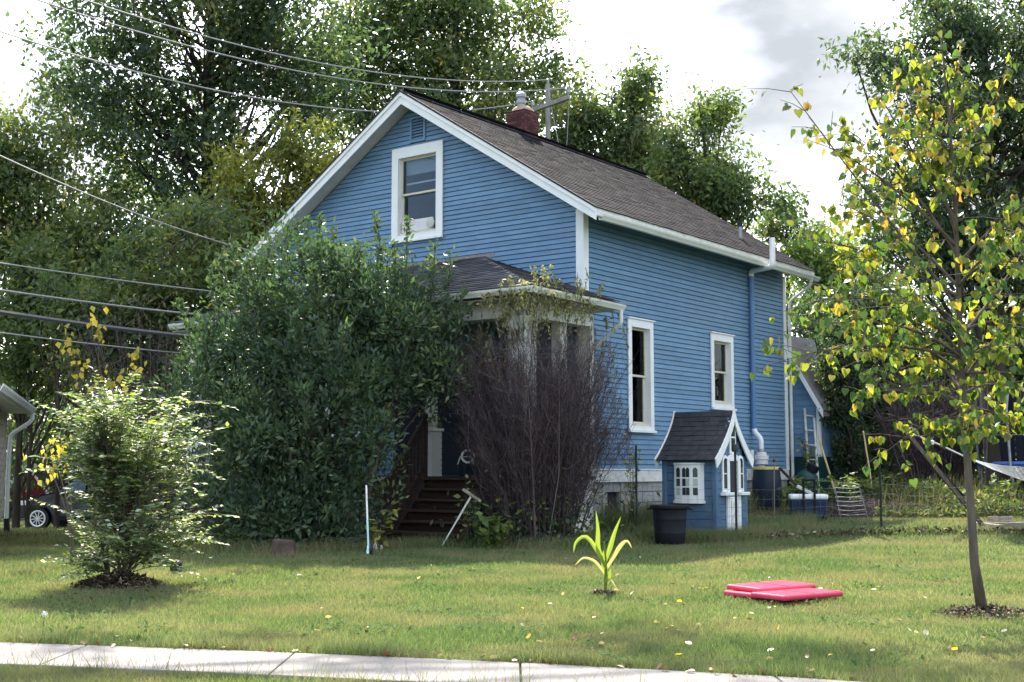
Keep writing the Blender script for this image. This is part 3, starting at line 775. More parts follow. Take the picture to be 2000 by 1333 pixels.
# ---- rear lean-to wing beyond the far corner
wx0, wx1 = 8.62, 10.2
m = MB()
m.add([(wx0, 1.0, 1.5), (wx0, -.62, 1.5), (wx0, -.62, 2.62), (wx0, .15, 4.15), (wx0, 1.0, 4.3)], [(0, 1, 2, 3, 4)])
m.add([(wx0, -.62, 1.5), (wx1, -.62, 1.5), (wx1, -.62, 2.62), (wx0, -.62, 2.62)], [(0, 1, 2, 3)])
wing = m.obj('rear_wing', M['blue'], house)
z = 1.5
while z < 4.1:
    yr = -.62 if z < 2.62 else -.62 + (z - 2.62) / 1.53 * .77
    MB().add([(wx0 - .018, .6, z), (wx0 - .018, yr, z), (wx0 - .005, yr, z + .13), (wx0 - .005, .6, z + .13), (wx0, .6, z), (wx0, yr, z)], [(0, 3, 2, 1), (0, 1, 5, 4)]).obj('clapboard', M['blue'], wing)
    z += .13
m = MB(); m.prism([(wx0 - .3, .2, 4.22), (wx0 - .3, -.84, 2.40), (wx0 - .3, -.84, 2.52), (wx0 - .3, .2, 4.34)], (wx1 - wx0 + .4, 0, 0)); m.obj('wing_roof', M['shingle_light'], wing)
m = MB(); m.prism([(wx0 - .33, .2, 4.18), (wx0 - .33, -.86, 2.36), (wx0 - .33, -.86, 2.53), (wx0 - .33, .2, 4.35)], (.025, 0, 0)); m.obj('wing_rake', M['white'], wing)
MB().box(wx0 - .03, wx0 + .05, -.65, -.57, 1.5, 2.6).obj('corner_board', M['white'], wing)
MB().box(wx0 + .02, wx1, -.55, 1.0, .0, 1.5).obj('wing_base', M['teal'], wing)


# ------------------------------------------------------------------ playhouse
def ground_at(v): return Vector((v.x, v.y, gzf(v.x, v.y)))
pp = HW(.42, -1.36); pp.z = gzf(pp.x, pp.y) - .02
# playhouse frame: same axes as the house; x 0..1.22 (gable width), y 0..-1.30 (length); door gable at y=-1.30
ph = thing('playhouse', 'small blue toy cottage with black shingled roof and white windows', 'playhouse', pp, R(90) - TH)
PWD, PLN, PHW, PHP = 1.04, 1.02, 1.33, 2.10
m = MB(); m.box(0.02, PWD - .02, -PLN + .02, -.02, 0, PHW)
m.prism([(.02, -PLN + .02, PHW), (PWD - .02, -PLN + .02, PHW), (PWD / 2, -PLN + .02, PHP - .06)], (0, .03, 0)); m.prism([(.02, -.05, PHW), (PWD - .02, -.05, PHW), (PWD / 2, -.05, PHP - .06)], (0, .03, 0))
m.obj('wall', M['dark_in'], ph)
for k in range(11):                                         # moulded boards
    z = k * .13
    m = MB(); e = .012
    for (x0, x1, y0, y1) in ((0 - e, .02, -PLN, 0), (PWD - .02, PWD + e, -PLN, 0), (0, PWD, -PLN - e, -PLN + .02), (0, PWD, -.02, e)):
        m.box(x0, x1, y0, y1, z + .002, min(z + .1275, PHW))
    m.obj('board', M['play_blue'], ph, bevel=.005, seg=1)
for k in range(6):
    z = PHW + k * .13; half = (PWD / 2 - .10) * (1 - (k * .13 + .13) / (PHP - PHW)) + .03
    MB().box(PWD/2 - half, PWD/2 + half, -PLN - .012, -PLN + .02, z + .002, z + .1275).obj('board', M['play_blue'], ph, bevel=.004, seg=1)
for (y, ) in ((-.03,), (-PLN + .03,)):
    for x in (.0, PWD):
        MB().box(x - .045, x + .045, y - .045, y + .045, 0, PHW).obj('corner_post', M['play_blue'], ph, bevel=.02)
# flared roof made of courses
def roof_prof(t):                                           # t 0 eave .. 1 ridge -> offset from middle, height
    return (PWD / 2 + .14) * (1 - t) ** 1.42 + .012, PHW - .07 + (PHP - PHW + .07) * t
m = MB(); nn = 10
for s in (1, -1):
    P = [roof_prof(i / nn) for i in range(nn + 1)]
    for i in range(nn):
        (a, za), (b, zb_) = P[i], P[i + 1]
        m.add([(PWD/2 - s*a, -PLN - .06, za), (PWD/2 - s*a, .06, za), (PWD/2 - s*b, .06, zb_), (PWD/2 - s*b, -PLN - .06, zb_)], [(0, 1, 2, 3) if s < 0 else (3, 2, 1, 0)])
proof = m.obj('roof', M['play_roof'], ph)
for s in (1, -1):
    for i in range(nn):
        (a, za), (b, zb_) = roof_prof(i / nn), roof_prof((i + 1) / nn)
        d = Vector((-(b - a) * 1, 0, zb_ - za)); nrm = Vector((zb_ - za, 0, (a - b))).normalized()
        y = -PLN - .05
        m = MB()
        while y < .05:
            y1 = min(y + rnd.uniform(.16, .24), .06); l = rnd.uniform(.014, .022)
            q = lambda aa, zz, yy, o: (PWD/2 - s * (aa + nrm.x * o), yy, zz + nrm.z * o)
            m.add([q(a, za - .012, y, .0), q(a, za - .012, y1 - .006, .0), q(a, za - .012, y1 - .006, l), q(a, za - .012, y, l), q(b, zb_, y, .003), q(b, zb_, y1 - .006, .003)],
                  ((0, 1, 2, 3), (3, 2, 5, 4), (0, 3, 4), (1, 5, 2)) if s < 0 else ((3, 2, 1, 0), (4, 5, 2, 3), (4, 3, 0), (2, 5, 1)))
            y = y1
        m.obj('shingle', M['play_roof'], proof)
for y in (-PLN - .085, .06):
    m = MB()
    for s in (1, -1):
        P = [roof_prof(i / nn) for i in range(nn + 1)]
        for i in range(nn):
            (a, za), (b, zb_) = P[i], P[i + 1]
            wa = .085 + .05 * (1 - i / nn) ** 3; wb = .085 + .05 * (1 - (i + 1) / nn) ** 3
            if i == 0: a += .02
            m.prism([(PWD/2 - s*a, y, za + .02), (PWD/2 - s*b, y, zb_ + .03), (PWD/2 - s*max(b - .05, 0), y, zb_ - wb), (PWD/2 - s*(a - .045), y, za - wa)], (0, .025, 0))
    m.obj('bargeboard', M['white'], ph)
def ph_window(name, w, h, cols, rows, arch, xoff, y, z, rz, bay=0, parent=ph):
    """white moulded window: outline with arched head, dark panes set back and glazing bars"""
    e = bpy.data.objects.new(name, None)
    m = MB()
    poly = [(-w/2, 0, 0), (w/2, 0, 0), (w/2, 0, h - arch)]
    for i in range(1, 8):
        a = math.pi * i / 8; poly.append((math.cos(a) * w/2, 0, h - arch + math.sin(a) * arch))
    poly.append((-w/2, 0, h - arch))
    m.prism(poly, (0, -.03 - bay, 0))
    o = m.obj(name, M['white'], parent, bevel=.006, loc=(xoff, y, z), rot=(0, 0, rz))
    return o
def pane(par, x0, x1, z0, z1, y, arch=0):
    poly = [(x0, y, z0), (x1, y, z0), (x1, y, z1 - arch)]
    if arch:
        for i in range(1, 6):
            a = math.pi * i / 6; poly.append(((x0 + x1)/2 + math.cos(a) * (x1 - x0)/2, y, z1 - arch + math.sin(a) * arch))
    poly.append((x0, y, z1 - arch))
    MB().prism(poly, (0, -.006, 0)).obj('pane', M['car_glass'], par)
# bay window on the long side, three lights
bwn = MB()
bx = [(-.29, 0), (-.24, -.07), (-.085, -.11), (.085, -.11), (.24, -.07), (.29, 0)]
bwn.prism([(x, y, 0) for x, y in bx], (0, 0, .60))
bwn.prism([(x * 1.08, y * 1.2, -.05) for x, y in bx], (0, 0, .048)); bwn.prism([(x * 1.05, y * 1.15, .602) for x, y in bx], (0, 0, .03))
bwn = bwn.obj('bay_window', M['white'], ph, bevel=.005, loc=(-.012, -.50, .58), rot=(0, 0, R(-90)))
for i in range(3):
    (xa, ya), (xb_, yb_) = bx[i + 1 - (0)], bx[i + 2]
    if i == 0: (xa, ya), (xb_, yb_) = bx[0 + 1], bx[2]
    if i == 1: (xa, ya), (xb_, yb_) = bx[2], bx[3]
    if i == 2: (xa, ya), (xb_, yb_) = bx[3], bx[4]
    nc = 2
    for c in range(nc if i == 1 else 1):
        for r_ in range(3):
            t0 = (.1 + c * .42) if i == 1 else .28; t1 = t0 + .38 if i == 1 else .80
            d = Vector((xb_ - xa, yb_ - ya, 0)); nn_ = Vector((d.y, -d.x, 0)).normalized()
            p0 = Vector((xa, ya, .09 + r_ * .15)) + d * t0 + nn_ * .001; p1 = Vector((xa, ya, .09 + r_ * .15)) + d * t1 + nn_ * .001
            hgt = .125 if r_ < 2 else .16
            top = [p1 + Vector((0, 0, hgt)), p0 + Vector((0, 0, hgt))]
            if r_ == 2: top = [p1 + Vector((0, 0, hgt - .03)), p1.lerp(p0, .3) + Vector((0, 0, hgt)), p1.lerp(p0, .7) + Vector((0, 0, hgt)), p0 + Vector((0, 0, hgt - .03))]
            MB().prism([p0, p1] + top, nn_ * .004).obj('pane', M['car_glass'] if (r_ + c + i) % 3 or r_ == 2 else M['curtain'], bwn)
# gable end: two narrow arched windows, attic window, half door, planter shelves
for x in (.24, PWD - .24):
    wv = ph_window('arched_window', .20, .62, 1, 2, .10, x, -PLN - .012, .72, 0)
    pane(wv, -.06, .06, .06, .30, -.0305); pane(wv, -.06, .06, .32, .57, -.0305, .06)
    MB().box(-.16, .16, -.12, -.0, -.06, -.005).obj('flower_shelf', M['white'], wv, bevel=.012)
wv = ph_window('attic_window', .22, .62, 2, 2, .11, PWD/2, -PLN - .012, PHW + .03, 0)
for sx_ in (-1, 1):
    pane(wv, sx_ * .035 - .028, sx_ * .035 + .028, .06, .27, -.0305); pane(wv, sx_ * .035 - .028, sx_ * .035 + .028, .30, .55, -.0305, .028)
dv = MB(); dv.box(-.24, -.15, -.045, 0, 0, 1.22); dv.box(.15, .24, -.045, 0, 0, 1.22)
poly = [(-.24, 0, 1.22), (.24, 0, 1.22)] + [(math.cos(math.pi * i / 8) * .24, 0, 1.22 + math.sin(math.pi * i / 8) * .12) for i in range(1, 8)]
dv.prism(poly, (0, -.045, 0)); dv.box(-.15, .15, -.035, -.0, 0, .62)
dv = dv.obj('door_frame', M['white'], ph, bevel=.008, loc=(PWD/2, -PLN - .013, .02))
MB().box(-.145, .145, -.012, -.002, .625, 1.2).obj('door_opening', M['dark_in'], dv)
MB().box(-.12, .12, -.05, -.036, .06, .56).obj('half_door', M['white_worn'], dv, bevel=.01)

# ------------------------------------------------------------------ things in the yard
def put(v, dz=0): return Vector((v.x, v.y, gzf(v.x, v.y) + dz))

# big black tub
g = put(Vector((2.52, 20.55, 0)))
tb = thing('trash_tub', 'round black plastic tub standing open on the grass by the playhouse', 'tub', g)
MB().lathe([(0, 0), (.225, 0), (.235, .02), (.245, .16), (.252, .165), (.252, .19), (.247, .20), (.262, .38), (.268, .385), (.268, .41), (.263, .42), (.275, .545), (.30, .55), (.318, .56), (.320, .60), (.306, .612), (.288, .60), (.262, .56), (.245, .20), (.22, .03), (0, .03)], 36).obj('body', M['black'], tb, smooth=True)
for s in (1, -1):
    MB().tube(bent([(s * .30, -.07, .55), (s * .35, -.07, .55), (s * .35, .07, .55), (s * .30, .07, .55)], .02), .014, 8).obj('handle', M['black'], tb, smooth=True)

# wheeled cooler with a raised handle
g = put(HW(3.86, -2.45))
co = thing('cooler', 'navy wheeled cooler box with white lid and raised black handle', 'cooler', g, R(-8))
m = MB(); m.add([(-.31, -.19, .05), (.31, -.19, .05), (.31, .19, .05), (-.31, .19, .05), (-.34, -.22, .40), (.34, -.22, .40), (.34, .22, .40), (-.34, .22, .40)], ((0, 3, 2, 1), (4, 5, 6, 7), (0, 1, 5, 4), (1, 2, 6, 5), (2, 3, 7, 6), (3, 0, 4, 7)))
m.obj('body', M['cool_blue'], co, bevel=.03, seg=3)
MB().box(-.352, .352, -.232, .232, .402, .50).obj('lid', M['cool_white'], co, bevel=.035, seg=3)
for s in (-.10, .10):
    MB().box(s - .022, s + .022, -.262, -.234, .05, .74).obj('handle_rail', M['black'], co, bevel=.006)
MB().box(-.122, .122, -.266, -.23, .74, .785).obj('handle_grip', M['black'], co, bevel=.012)
MB().box(-.16, .16, -.245, -.2, .05, .30).obj('handle_housing', M['cool_blue'], co, bevel=.01)
for s in (-.33, .27):
    MB().tube([(s, -.17, .065), (s + .06, -.17, .065)], .065, 16).obj('wheel', M['rubber'], co, smooth=True)
for s in (-.27, .27): MB().box(s - .04, s + .04, .1, .17, 0, .06).obj('foot', M['black'], co)

# red vinyl mats on the lawn
def vinyl_mat(label, c, l, w, h, rz, z, tilt=0):
    t = thing('folding_mat', label, 'mat', (c[0], c[1], z), rz, 'red mats lying on the lawn')
    t.rotation_euler = (tilt, 0, rz)
    MB().box(-l/2, l/2, -w/2, w/2, 0, h).obj('pad', M['red_mat'], t, bevel=.018, seg=3)
    m = MB(); 
    for y in (-w/2 - .002, w/2 + .002): m.bar((-l/2 + .02, y, h * .5), (l/2 - .02, y, h * .5), .006, .010)
    m.obj('piping', M['red_mat'], t)
    MB().box(-.003, .003, -w/2 + .004, w/2 - .004, h - .002, h + .003).obj('fold_seam', M['redball'], t)
    return t
vinyl_mat('lower red mat sticking out beneath the other mat, flat on the grass', (2.415, 12.17), .78, .42, .045, R(35), .03)
vinyl_mat('rear red mat lying on top of another mat, towards the house', (2.46, 12.26), .78, .43, .045, R(36), .076, R(1))
vinyl_mat('front red mat lying by itself on the grass, nearest to the sidewalk', (2.60, 11.80), .78, .42, .05, R(35), .045)

# long pole edger with a small wheel leaning into the shrub
g = put(Vector((-2.02, 18.15, 0)))
ed = thing('rotary_edger', 'long handled lawn edger with black wheel leaning on the big shrub', 'edger', g)
top = Vector((-.07, .25, .98))
MB().tube([(0, 0, .07), top * .52], .014, 8).obj('lower_pole', M['tealpole'], ed, smooth=True)
MB().tube([top * .52, top], .013, 8).obj('upper_pole', M['whitepole'], ed, smooth=True)
MB().tube([top, top + Vector((-.006, .02, .09))], .018, 8).obj('grip', M['black'], ed, smooth=True)
MB().tube([(.02, 0, .075), (.06, 0, .075)], .075, 18).obj('wheel', M['rubber'], ed, smooth=True)
m = MB(); m.prism([(-.02, -.09, .03), (-.02, .07, .02), (-.02, .05, .13), (-.02, -.03, .14)], (.035, 0, 0)); m.obj('blade_guard', M['tealpole'], ed, bevel=.006)

# push broom propped upside down by the steps
a = Vector((-1.08, 19.95, .03)); b = W(921, 968, 19.75)
br = thing('push_broom', 'white handled broom propped head up against the twigs by the steps', 'broom', a)
d = b - a
MB().tube([(0, 0, 0), d * .5], .013, 8).obj('handle', M['whitepole'], br, smooth=True)
MB().tube([d * .5, d], .016, 8).obj('handle_sleeve', M['whitepole'], br, smooth=True)
dn = d.normalized(); sd = Vector((.8, .25, -.55)).normalized()
MB().bar(d - sd * .17, d + sd * .17, .055, .045).obj('head', M['oldwood'], br, bevel=.006)
m = MB()
for k in range(40):
    q = d + sd * rnd.uniform(-.16, .16) + dn * .02 + Vector((0, rnd.uniform(-.02, .02), 0)); m.bar(q, q + dn * .07 + Vector((rnd.uniform(-.01, .01), 0, 0)), .003)
m.obj('bristles', M['twig'], br)['kind'] = 'stuff'

# stone block and small lamp in front of the shrub
g = put(Vector((-3.22, 18.15, 0)))
m = MB(); m.add([(-.17, -.1, -.02), (.18, -.12, -.02), (.17, .12, -.02), (-.16, .1, -.02), (-.15, -.06, .24), (.15, -.05, .22), (.14, .1, .21), (-.14, .09, .23)], ((0, 3, 2, 1), (4, 5, 6, 7), (0, 1, 5, 4), (1, 2, 6, 5), (2, 3, 7, 6), (3, 0, 4, 7)))
tag(m.obj('stone_block', M['stone'], loc=g, bevel=.03), 'brown upright stone block at the foot of the big shrub', 'stone')
g = put(Vector((-3.98, 15.3, 0)))
sl = thing('garden_lamp', 'small dark dome lamp in the grass beside the pale leafy bush', 'lamp', g)
MB().lathe([(0, 0), (.05, 0), (.07, .02), (.075, .07), (.06, .11), (.03, .135), (0, .14)], 16).obj('dome', M['black'], sl, smooth=True)
MB().lathe([(.078, .055), (.082, .06), (.078, .068)], 16).obj('ring', M['galv'], sl, smooth=True)

# barrels, plank and stake behind the playhouse
g = put(HW(5.9, -.62))
ba = thing('rain_barrel', 'dark blue open barrel with faded yellow rim under the vent fan', 'barrel', g)
MB().lathe([(0, 0), (.25, 0), (.28, .10), (.305, .38), (.30, .60), (.275, .80), (.27, .84), (.255, .84), (.25, .10), (0, .08)], 24).obj('body', M['barrel'], ba, smooth=True)
MB().lathe([(.252, .83), (.285, .83), (.29, .875), (.275, .885), (.25, .88)], 24).obj('rim', M['yellow'], ba, smooth=True)
g = put(HW(7.0, -.75), .04)
b2 = thing('tilted_barrel', 'dark teal barrel tipped sideways beside the back corner of the house', 'barrel', g)
b2.rotation_euler = (R(12), R(24), 0)
MB().lathe([(0, 0), (.22, 0), (.25, .08), (.26, .35), (.24, .62), (.18, .74), (.10, .78), (.10, .90), (0, .90)], 20).obj('body', M['teal'], b2, smooth=True)
MB().lathe([(.105, .80), (.135, .80), (.135, .93), (0, .93)], 14).obj('cap', M['black'], b2, smooth=True)
p0, p1 = W(1522, 914, 25.3), W(1600, 972, 25.0)
gp = thing('plank', 'long dark plank with pale edge leaning beside the tilted barrel', 'plank', p1)
d = p0 - p1
mid_ = d * .55 + Vector((0, 0, -.10))
MB().bar((0, 0, 0), mid_, .10, .05).obj('lower_board', M['white_worn'], gp)
MB().bar(mid_, d, .09, .045).obj('upper_board', M['wood'], gp)
p0 = W(1512, 900, 25.2); p1 = put(Vector((p0.x - .02, 25.2, 0)))
st = thing('reflector_stake', 'thin stake topped with a red reflector by the blue wall', 'stake', p1)
MB().tube([(0, 0, 0), p0 - p1], .012, 8).obj('stake', M['oldwood'], st)
MB().lathe([(0, -.035), (.03, -.02), (.036, 0), (.03, .02), (0, .035)], 12, p0 - p1).obj('reflector', M['redball'], st, smooth=True)

# white ladder trellis against the wing
tl = thing('ladder_trellis', 'narrow white ladder trellis leaning on the rear wing wall', 'trellis', put(HW(8.45, -.36)))
tl.rotation_euler = (0, 0, R(90) - TH)
for y in (-.02, -.24):
    MB().bar((0, y - .06, .0), (.12, y + .08, 2.15 + (y + .02)), .045, .035).obj('rail', M['white_worn'], tl)
for k in range(6):
    t = .15 + k * .155
    MB().bar((0 + .12 * t, -.08 + .14 * t, 2.15 * t), (.12 * t, -.30 + .14 * t, 2.12 * t), .03).obj('rung', M['white_worn'], tl)

# wire fence: dark posts and thin mesh
fpts = [HW(.03, -1.05), HW(.22, -2.83), HW(2.55, -4.36), HW(3.75, -6.1), HW(4.6, -7.6)]
fn_lab = ['dark metal fence post between the house wall and the playhouse', 'dark metal fence post standing in front of the playhouse door', 'dark metal fence post alone on the lawn left of the young tree']
for i in (0, 1, 2):
    p = put(fpts[i])
    h = (1.50, 1.50, 1.18)[i]
    t = thing('fence_post', fn_lab[i], 'post', p, 0, 'dark posts of the wire garden fence')
    m = MB(); m.box(-.018, .018, -.006, .006, -.1, h); m.box(-.004, .004, -.03, .006, -.1, h); m.obj('stake', M['post'], t)
    m = MB()
    for k in range(12): m.box(-.02, .02, -.014, -.004, .15 + k * (h - .25) / 12, .17 + k * (h - .25) / 12)
    m.obj('studs', M['post'], t)['kind'] = 'stuff'
    if i == 1: MB().lathe([(0, 0), (.05, .0), (.055, .05), (.03, .12), (0, .13)], 10, (0, 0, h - .06)).obj('cap', M['post'], t, smooth=True)
fence = thing('wire_fence', 'low see-through wire mesh fence strung between dark posts across the yard', 'fence', (0, 0, 0))
for i in range(len(fpts) - 1):
    a, b = fpts[i], fpts[i + 1]; m = MB()
    n = max(4, int((b - a).length / .13))
    prev = None
    rows = [.04, .16, .28, .40, .54, .68, .84]
    P = [put(a.lerp(b, k / n)) + Vector((rnd.uniform(-.02, .02), rnd.uniform(-.02, .02), -.05 * math.sin(math.pi * k / n))) for k in range(n + 1)]
    for z in rows:
        m.tube([p + Vector((0, 0, z + rnd.uniform(-.008, .008))) for p in P], .0022, 3, False)
    for p in P: m.tube([p + Vector((0, 0, .0)), p + Vector((rnd.uniform(-.01, .01), 0, .85))], .0018, 3, False)
    m.obj('mesh_panel', M['fence_wire'], fence)

# garden trellis and stakes
p = put(W(1660, 955, 24.7))
p_tr = p.copy(); gt = thing('garden_trellis', 'small bent wire trellis panel standing in the weedy garden', 'trellis', p, R(10))
m = MB(); m.tube([(-.20, 0, 0), (-.33, 0, .72), (.20, .05, .66), (.36, 0, 0)], .010, 6)
m.obj('frame', M['wire'], gt)
m = MB()
for k in range(7):
    z = .10 + k * .085; m.tube([(-.215 - .13 * z / .72 - .01, 0, z), (0, .01, z - .02), (.35 - .17 * z / .66, .03, z)], .006, 4)
m.obj('cross_wires', M['rope'], gt)
def stake_thing(label, a, b, r, mt):
    b = put(b, -.05); t = thing('garden_stake', label, 'stake', b, 0, 'stakes leaning in the garden'); 
    MB().tube([(0, 0, 0), (a - b) * .5 + Vector((.01, 0, 0)), a - b], r, 6).obj('stick', mt, t)
stake_thing('tan cane leaning against the corner of the rear wing', W(1598, 852, 27.5), W(1640, 945, 26.8), .022, M['bamboo'])
stake_thing('tan cane leaning alone in front of the dark undergrowth', W(1686, 842, 27.5), W(1708, 940, 26.8), .018, M['bamboo'])
p0 = put(Vector((8.35, 22.6, 0)))
for (px, py, rot, ln, lab) in ((1935, 1047, 20, .5, 'pale split log lying left in the small woodpile'), (1970, 1043, -12, .55, 'pale split log lying right in the small woodpile'), (1955, 1036, 5, .45, 'pale split log on top of the small woodpile')):
    q = put(W(px, py, 22.9), .05 if py > 1040 else .15)
    lg = thing('split_log', lab, 'log', q, R(rot), 'pale logs on the grass')
    m = MB(); m.prism([(-ln/2, -.06, -.05), (-ln/2, .07, -.05), (-ln/2, .04, .03), (-ln/2, -.02, .04)], (ln, 0, 0)); m.obj('wood', M['palewood'], lg, bevel=.01)

# hammock on its stand
hb = put(W(1925, 1034, 22.6))
hs = thing('hammock_stand', 'dark slanting wooden hammock stand behind the young tree trunk', 'hammock stand', hb)
tip = W(1768, 842, 22.4) - hb
MB().bar((0, 0, 0), tip, .055, .075).obj('arm', M['bark'], hs, bevel=.01)
MB().bar((-.1, 0, .05), (3.6, .5, .05), .10, .12).obj('base_beam', M['oldwood'], hs, bevel=.01)
MB().bar((.0, -.75, .05), (.0, .75, .05), .10, .10).obj('foot', M['oldwood'], hs, bevel=.01)
MB().bar((3.4, .5, .05), (4.9, .5, 1.75), .085, .11).obj('arm', M['oldwood'], hs, bevel=.01)
MB().bar(tip * .95 + Vector((.16, .04, -.22)), tip * .30 + Vector((.06, .05, .03)), .045, .07).obj('brace', M['black'], hs, bevel=.01)
ha = thing('hammock', 'white rope hammock slung from the slanting stand towards the right edge', 'hammock', hb)
ring = W(1886, 893, 22.5) - hb
MB().tube([tip, tip.lerp(ring, .55) + Vector((0, 0, .02)), ring], .016, 6).obj('hanging_rope', M['rope'], ha)
MB().lathe([(0, -.05), (.03, -.03), (.035, .03), (0, .05)], 8, tip.lerp(ring, .45)).obj('knot', M['rope'], ha, smooth=True)
far_end = Vector((4.6, .5, 1.55))
m = MB()
for k in range(22):
    t = k / 21 - .5
    pts = []
    for i in range(13):
        s_ = i / 12; spread = min(1, s_ / .22, (1 - s_) / .22)
        q = ring.lerp(far_end, s_); q.z -= .55 * math.sin(math.pi * s_) * (1 - .35 * abs(t) * 2 * spread) ; q += Vector((0, 1, 0)) * (t * .95 * spread); q.z -= (.5 - t) * .30 * spread
        pts.append(q)
    m.tube(pts, .007, 3, False)
for i in range(30):
    s_ = .2 + i * .02; pts = []
    for k in range(9):
        t = k / 8 - .5; spread = min(1, s_ / .22, (1 - s_) / .22)
        q = ring.lerp(far_end, s_); q.z -= .55 * math.sin(math.pi * s_) * (1 - .35 * abs(t) * 2 * spread); q += Vector((0, 1, 0)) * (t * .95 * spread); q.z -= (.5 - t) * .30 * spread; pts.append(q)
    m.tube(pts, .007, 3, False)
m.obj('net', M['rope'], ha)

# trampoline with net at the right edge
tc_ = put(Vector((11.9, 27.2, 0)))
tr = thing('trampoline', 'trampoline with blue padded rim and black safety net behind hammock', 'trampoline', tc_)
TR, THT = 1.85, .92
def ringpts(r, z, n=40): return [(r * math.cos(2 * math.pi * k / n), r * math.sin(2 * math.pi * k / n), z) for k in range(n + 1)]
MB().tube(ringpts(TR, THT), .025, 6).obj('frame_ring', M['galv'], tr)
MB().lathe([(0, THT), (TR - .3, THT), (TR - .3, THT - .01), (0, THT - .01)], 40).obj('jump_mat', M['tramp_net'], tr)
MB().lathe([(TR - .3, THT + .01), (TR - .28, THT + .05), (TR + .02, THT + .05), (TR + .05, THT), (TR + .03, THT - .05)], 40).obj('rim_pad', M['tramp_blue'], tr, smooth=True)
for k in range(6):
    a = 2 * math.pi * k / 6 + .5; x, y = TR * math.cos(a), TR * math.sin(a)
    MB().tube([(x, y, 0), (x, y, THT)], .024, 8).obj('leg', M['galv'], tr)
    MB().tube([(x * 1.02, y * 1.02, THT - .3), (x * 1.06, y * 1.06, 2.05), (x * 1.0, y * 1.0, 2.62)], .028, 8).obj('net_pole', M['galv'], tr, smooth=True)
m = MB()
n = 60
for k in range(n):
    a0, a1 = 2 * math.pi * k / n, 2 * math.pi * (k + .86) / n
    m.add([((TR - .1) * math.cos(a0), (TR - .1) * math.sin(a0), THT), ((TR - .1) * math.cos(a1), (TR - .1) * math.sin(a1), THT), ((TR - .05) * math.cos(a1), (TR - .05) * math.sin(a1), 2.55), ((TR - .05) * math.cos(a0), (TR - .05) * math.sin(a0), 2.55)], [(0, 1, 2, 3)])
m.obj('safety_net', M['tramp_net'], tr)

# pots and ornaments on the porch edge
g = HW(PX - .02, .62, PF)
po = thing('porch_ornament', 'small dark pot with curved handle on the porch floor', 'pot', HW(PX + .1, 1.15, PF))
MB().lathe([(0, 0), (.10, 0), (.14, .10), (.15, .2), (.13, .2), (.12, .10), (0, .04)], 18).obj('pot', M['barrel'], po, smooth=True)
MB().tube([(-.14, 0, .19), (-.09, 0, .33), (.09, 0, .33), (.14, 0, .19)], .012, 8).obj('handle', M['ceramic'], po, smooth=True)
ri = thing('hanging_ring', 'white ring ornament hanging at the right side of the porch steps', 'ornament', W(914, 892, 20.95))
MB().tube([(.10 * math.cos(a / 16 * 2 * math.pi), 0, .10 * math.sin(a / 16 * 2 * math.pi)) for a in range(17)], .02, 8).obj('ring', M['ceramic'], ri, smooth=True)
MB().tube([(0, .02, .1), (0, .1, .9)], .005, 5).obj('cord', M['rope'], ri)
sn = thing('garden_ornament', 'small pale ornament half hidden by weeds left of the steps', 'ornament', put(W(738, 1048, 19.0)))
MB().lathe([(0, 0), (.07, 0), (.085, .05), (.06, .11), (.035, .14), (.05, .18), (.045, .22), (0, .25)], 14).obj('body', M['ceramic'], sn, smooth=True)
MB().lathe([(0, 0), (.09, 0), (.10, .03), (0, .03)], 14).obj('base', M['stone'], sn)
po2 = thing('flower_pot', 'pale planter with trailing leaves on the porch pedestal', 'planter', HW(PX - .0, 1.84, 1.93))

# ------------------------------------------------------------------ utility pole and wires
Q = W(1070, 165, 40); gq = Vector((Q.x, 40, gzf(Q.x, 40)))
up = thing('utility_pole', 'grey wooden utility pole with crossarm rising behind the chimney', 'utility pole', gq)
hp = Q.z - gq.z
MB().tube([(0, 0, 0), (0, 0, hp)], [.105, .08], 12).obj('pole', M['pole_wood'], up, smooth=True)
e0, e1 = W(1040, 216, 39.2) - gq, W(1112, 190, 38.4) - gq
dd = e1 - e0
MB().bar(e0 - dd * .15, e1, .12, .14).obj('crossarm', M['pole_wood'], up, bevel=.01)
for t in (0, .97):
    q = e0.lerp(e1, t); MB().lathe([(0, 0), (.02, 0), (.02, .07), (.06, .08), (.07, .14), (.05, .19), (.06, .22), (0, .25)], 10, q + Vector((0, 0, .07))).obj('insulator', M['galv'], up, smooth=True)
MB().lathe([(0, 0), (.03, 0), (.05, .08), (.05, .16), (0, .2)], 10, (0, 0, hp)).obj('insulator', M['galv'], up, smooth=True)
MB().tube([(0, -.1, hp - .2), (e1 * .8)[:], (e1)[:]], .012, 5).obj('guy_wire', M['wire'], up)
def wire(label, a, b, r, sag, mt='wire', ext=.9):
    a = Vector(a); b = Vector(b); a0 = a; a = a + (a - b) * ext
    t_edge = ext / (1 + ext)
    pts = []
    for i in range(49):
        t = i / 48; q = a.lerp(b, t)
        s_ = (t - t_edge) / (1 - t_edge)
        q.z += -4 * sag * s_ * (1 - s_); pts.append(q)
    o = MB().tube(pts, r * 1.35, 5, False).obj('power_line', M[mt], smooth=True)
    tag(o, label, 'power line', 'overhead wires crossing the sky on the left')
ptop = Q + Vector((0, 0, .15)); ea = gq + e1 + Vector((0, 0, .3)); eb = gq + e0 + Vector((0, 0, .3))
wire('topmost wire running down to the very top of the utility pole', W(150, -5, 25), ptop, .013, .62)
wire('second wire from the top, ending at the right tip of the crossarm', W(60, -4, 23.5), ea, .013, .74)
wire('third wire from the top, passing just over the gable to the crossarm', W(0, 62, 23), eb, .012, .85)
wire('thin service wire slanting down to the left eave of the blue house', W(60, 332, 19.5), HW(-.3, WD + .3, 5.9), .010, .10)
pl = Vector((gq.x, 40, 0))
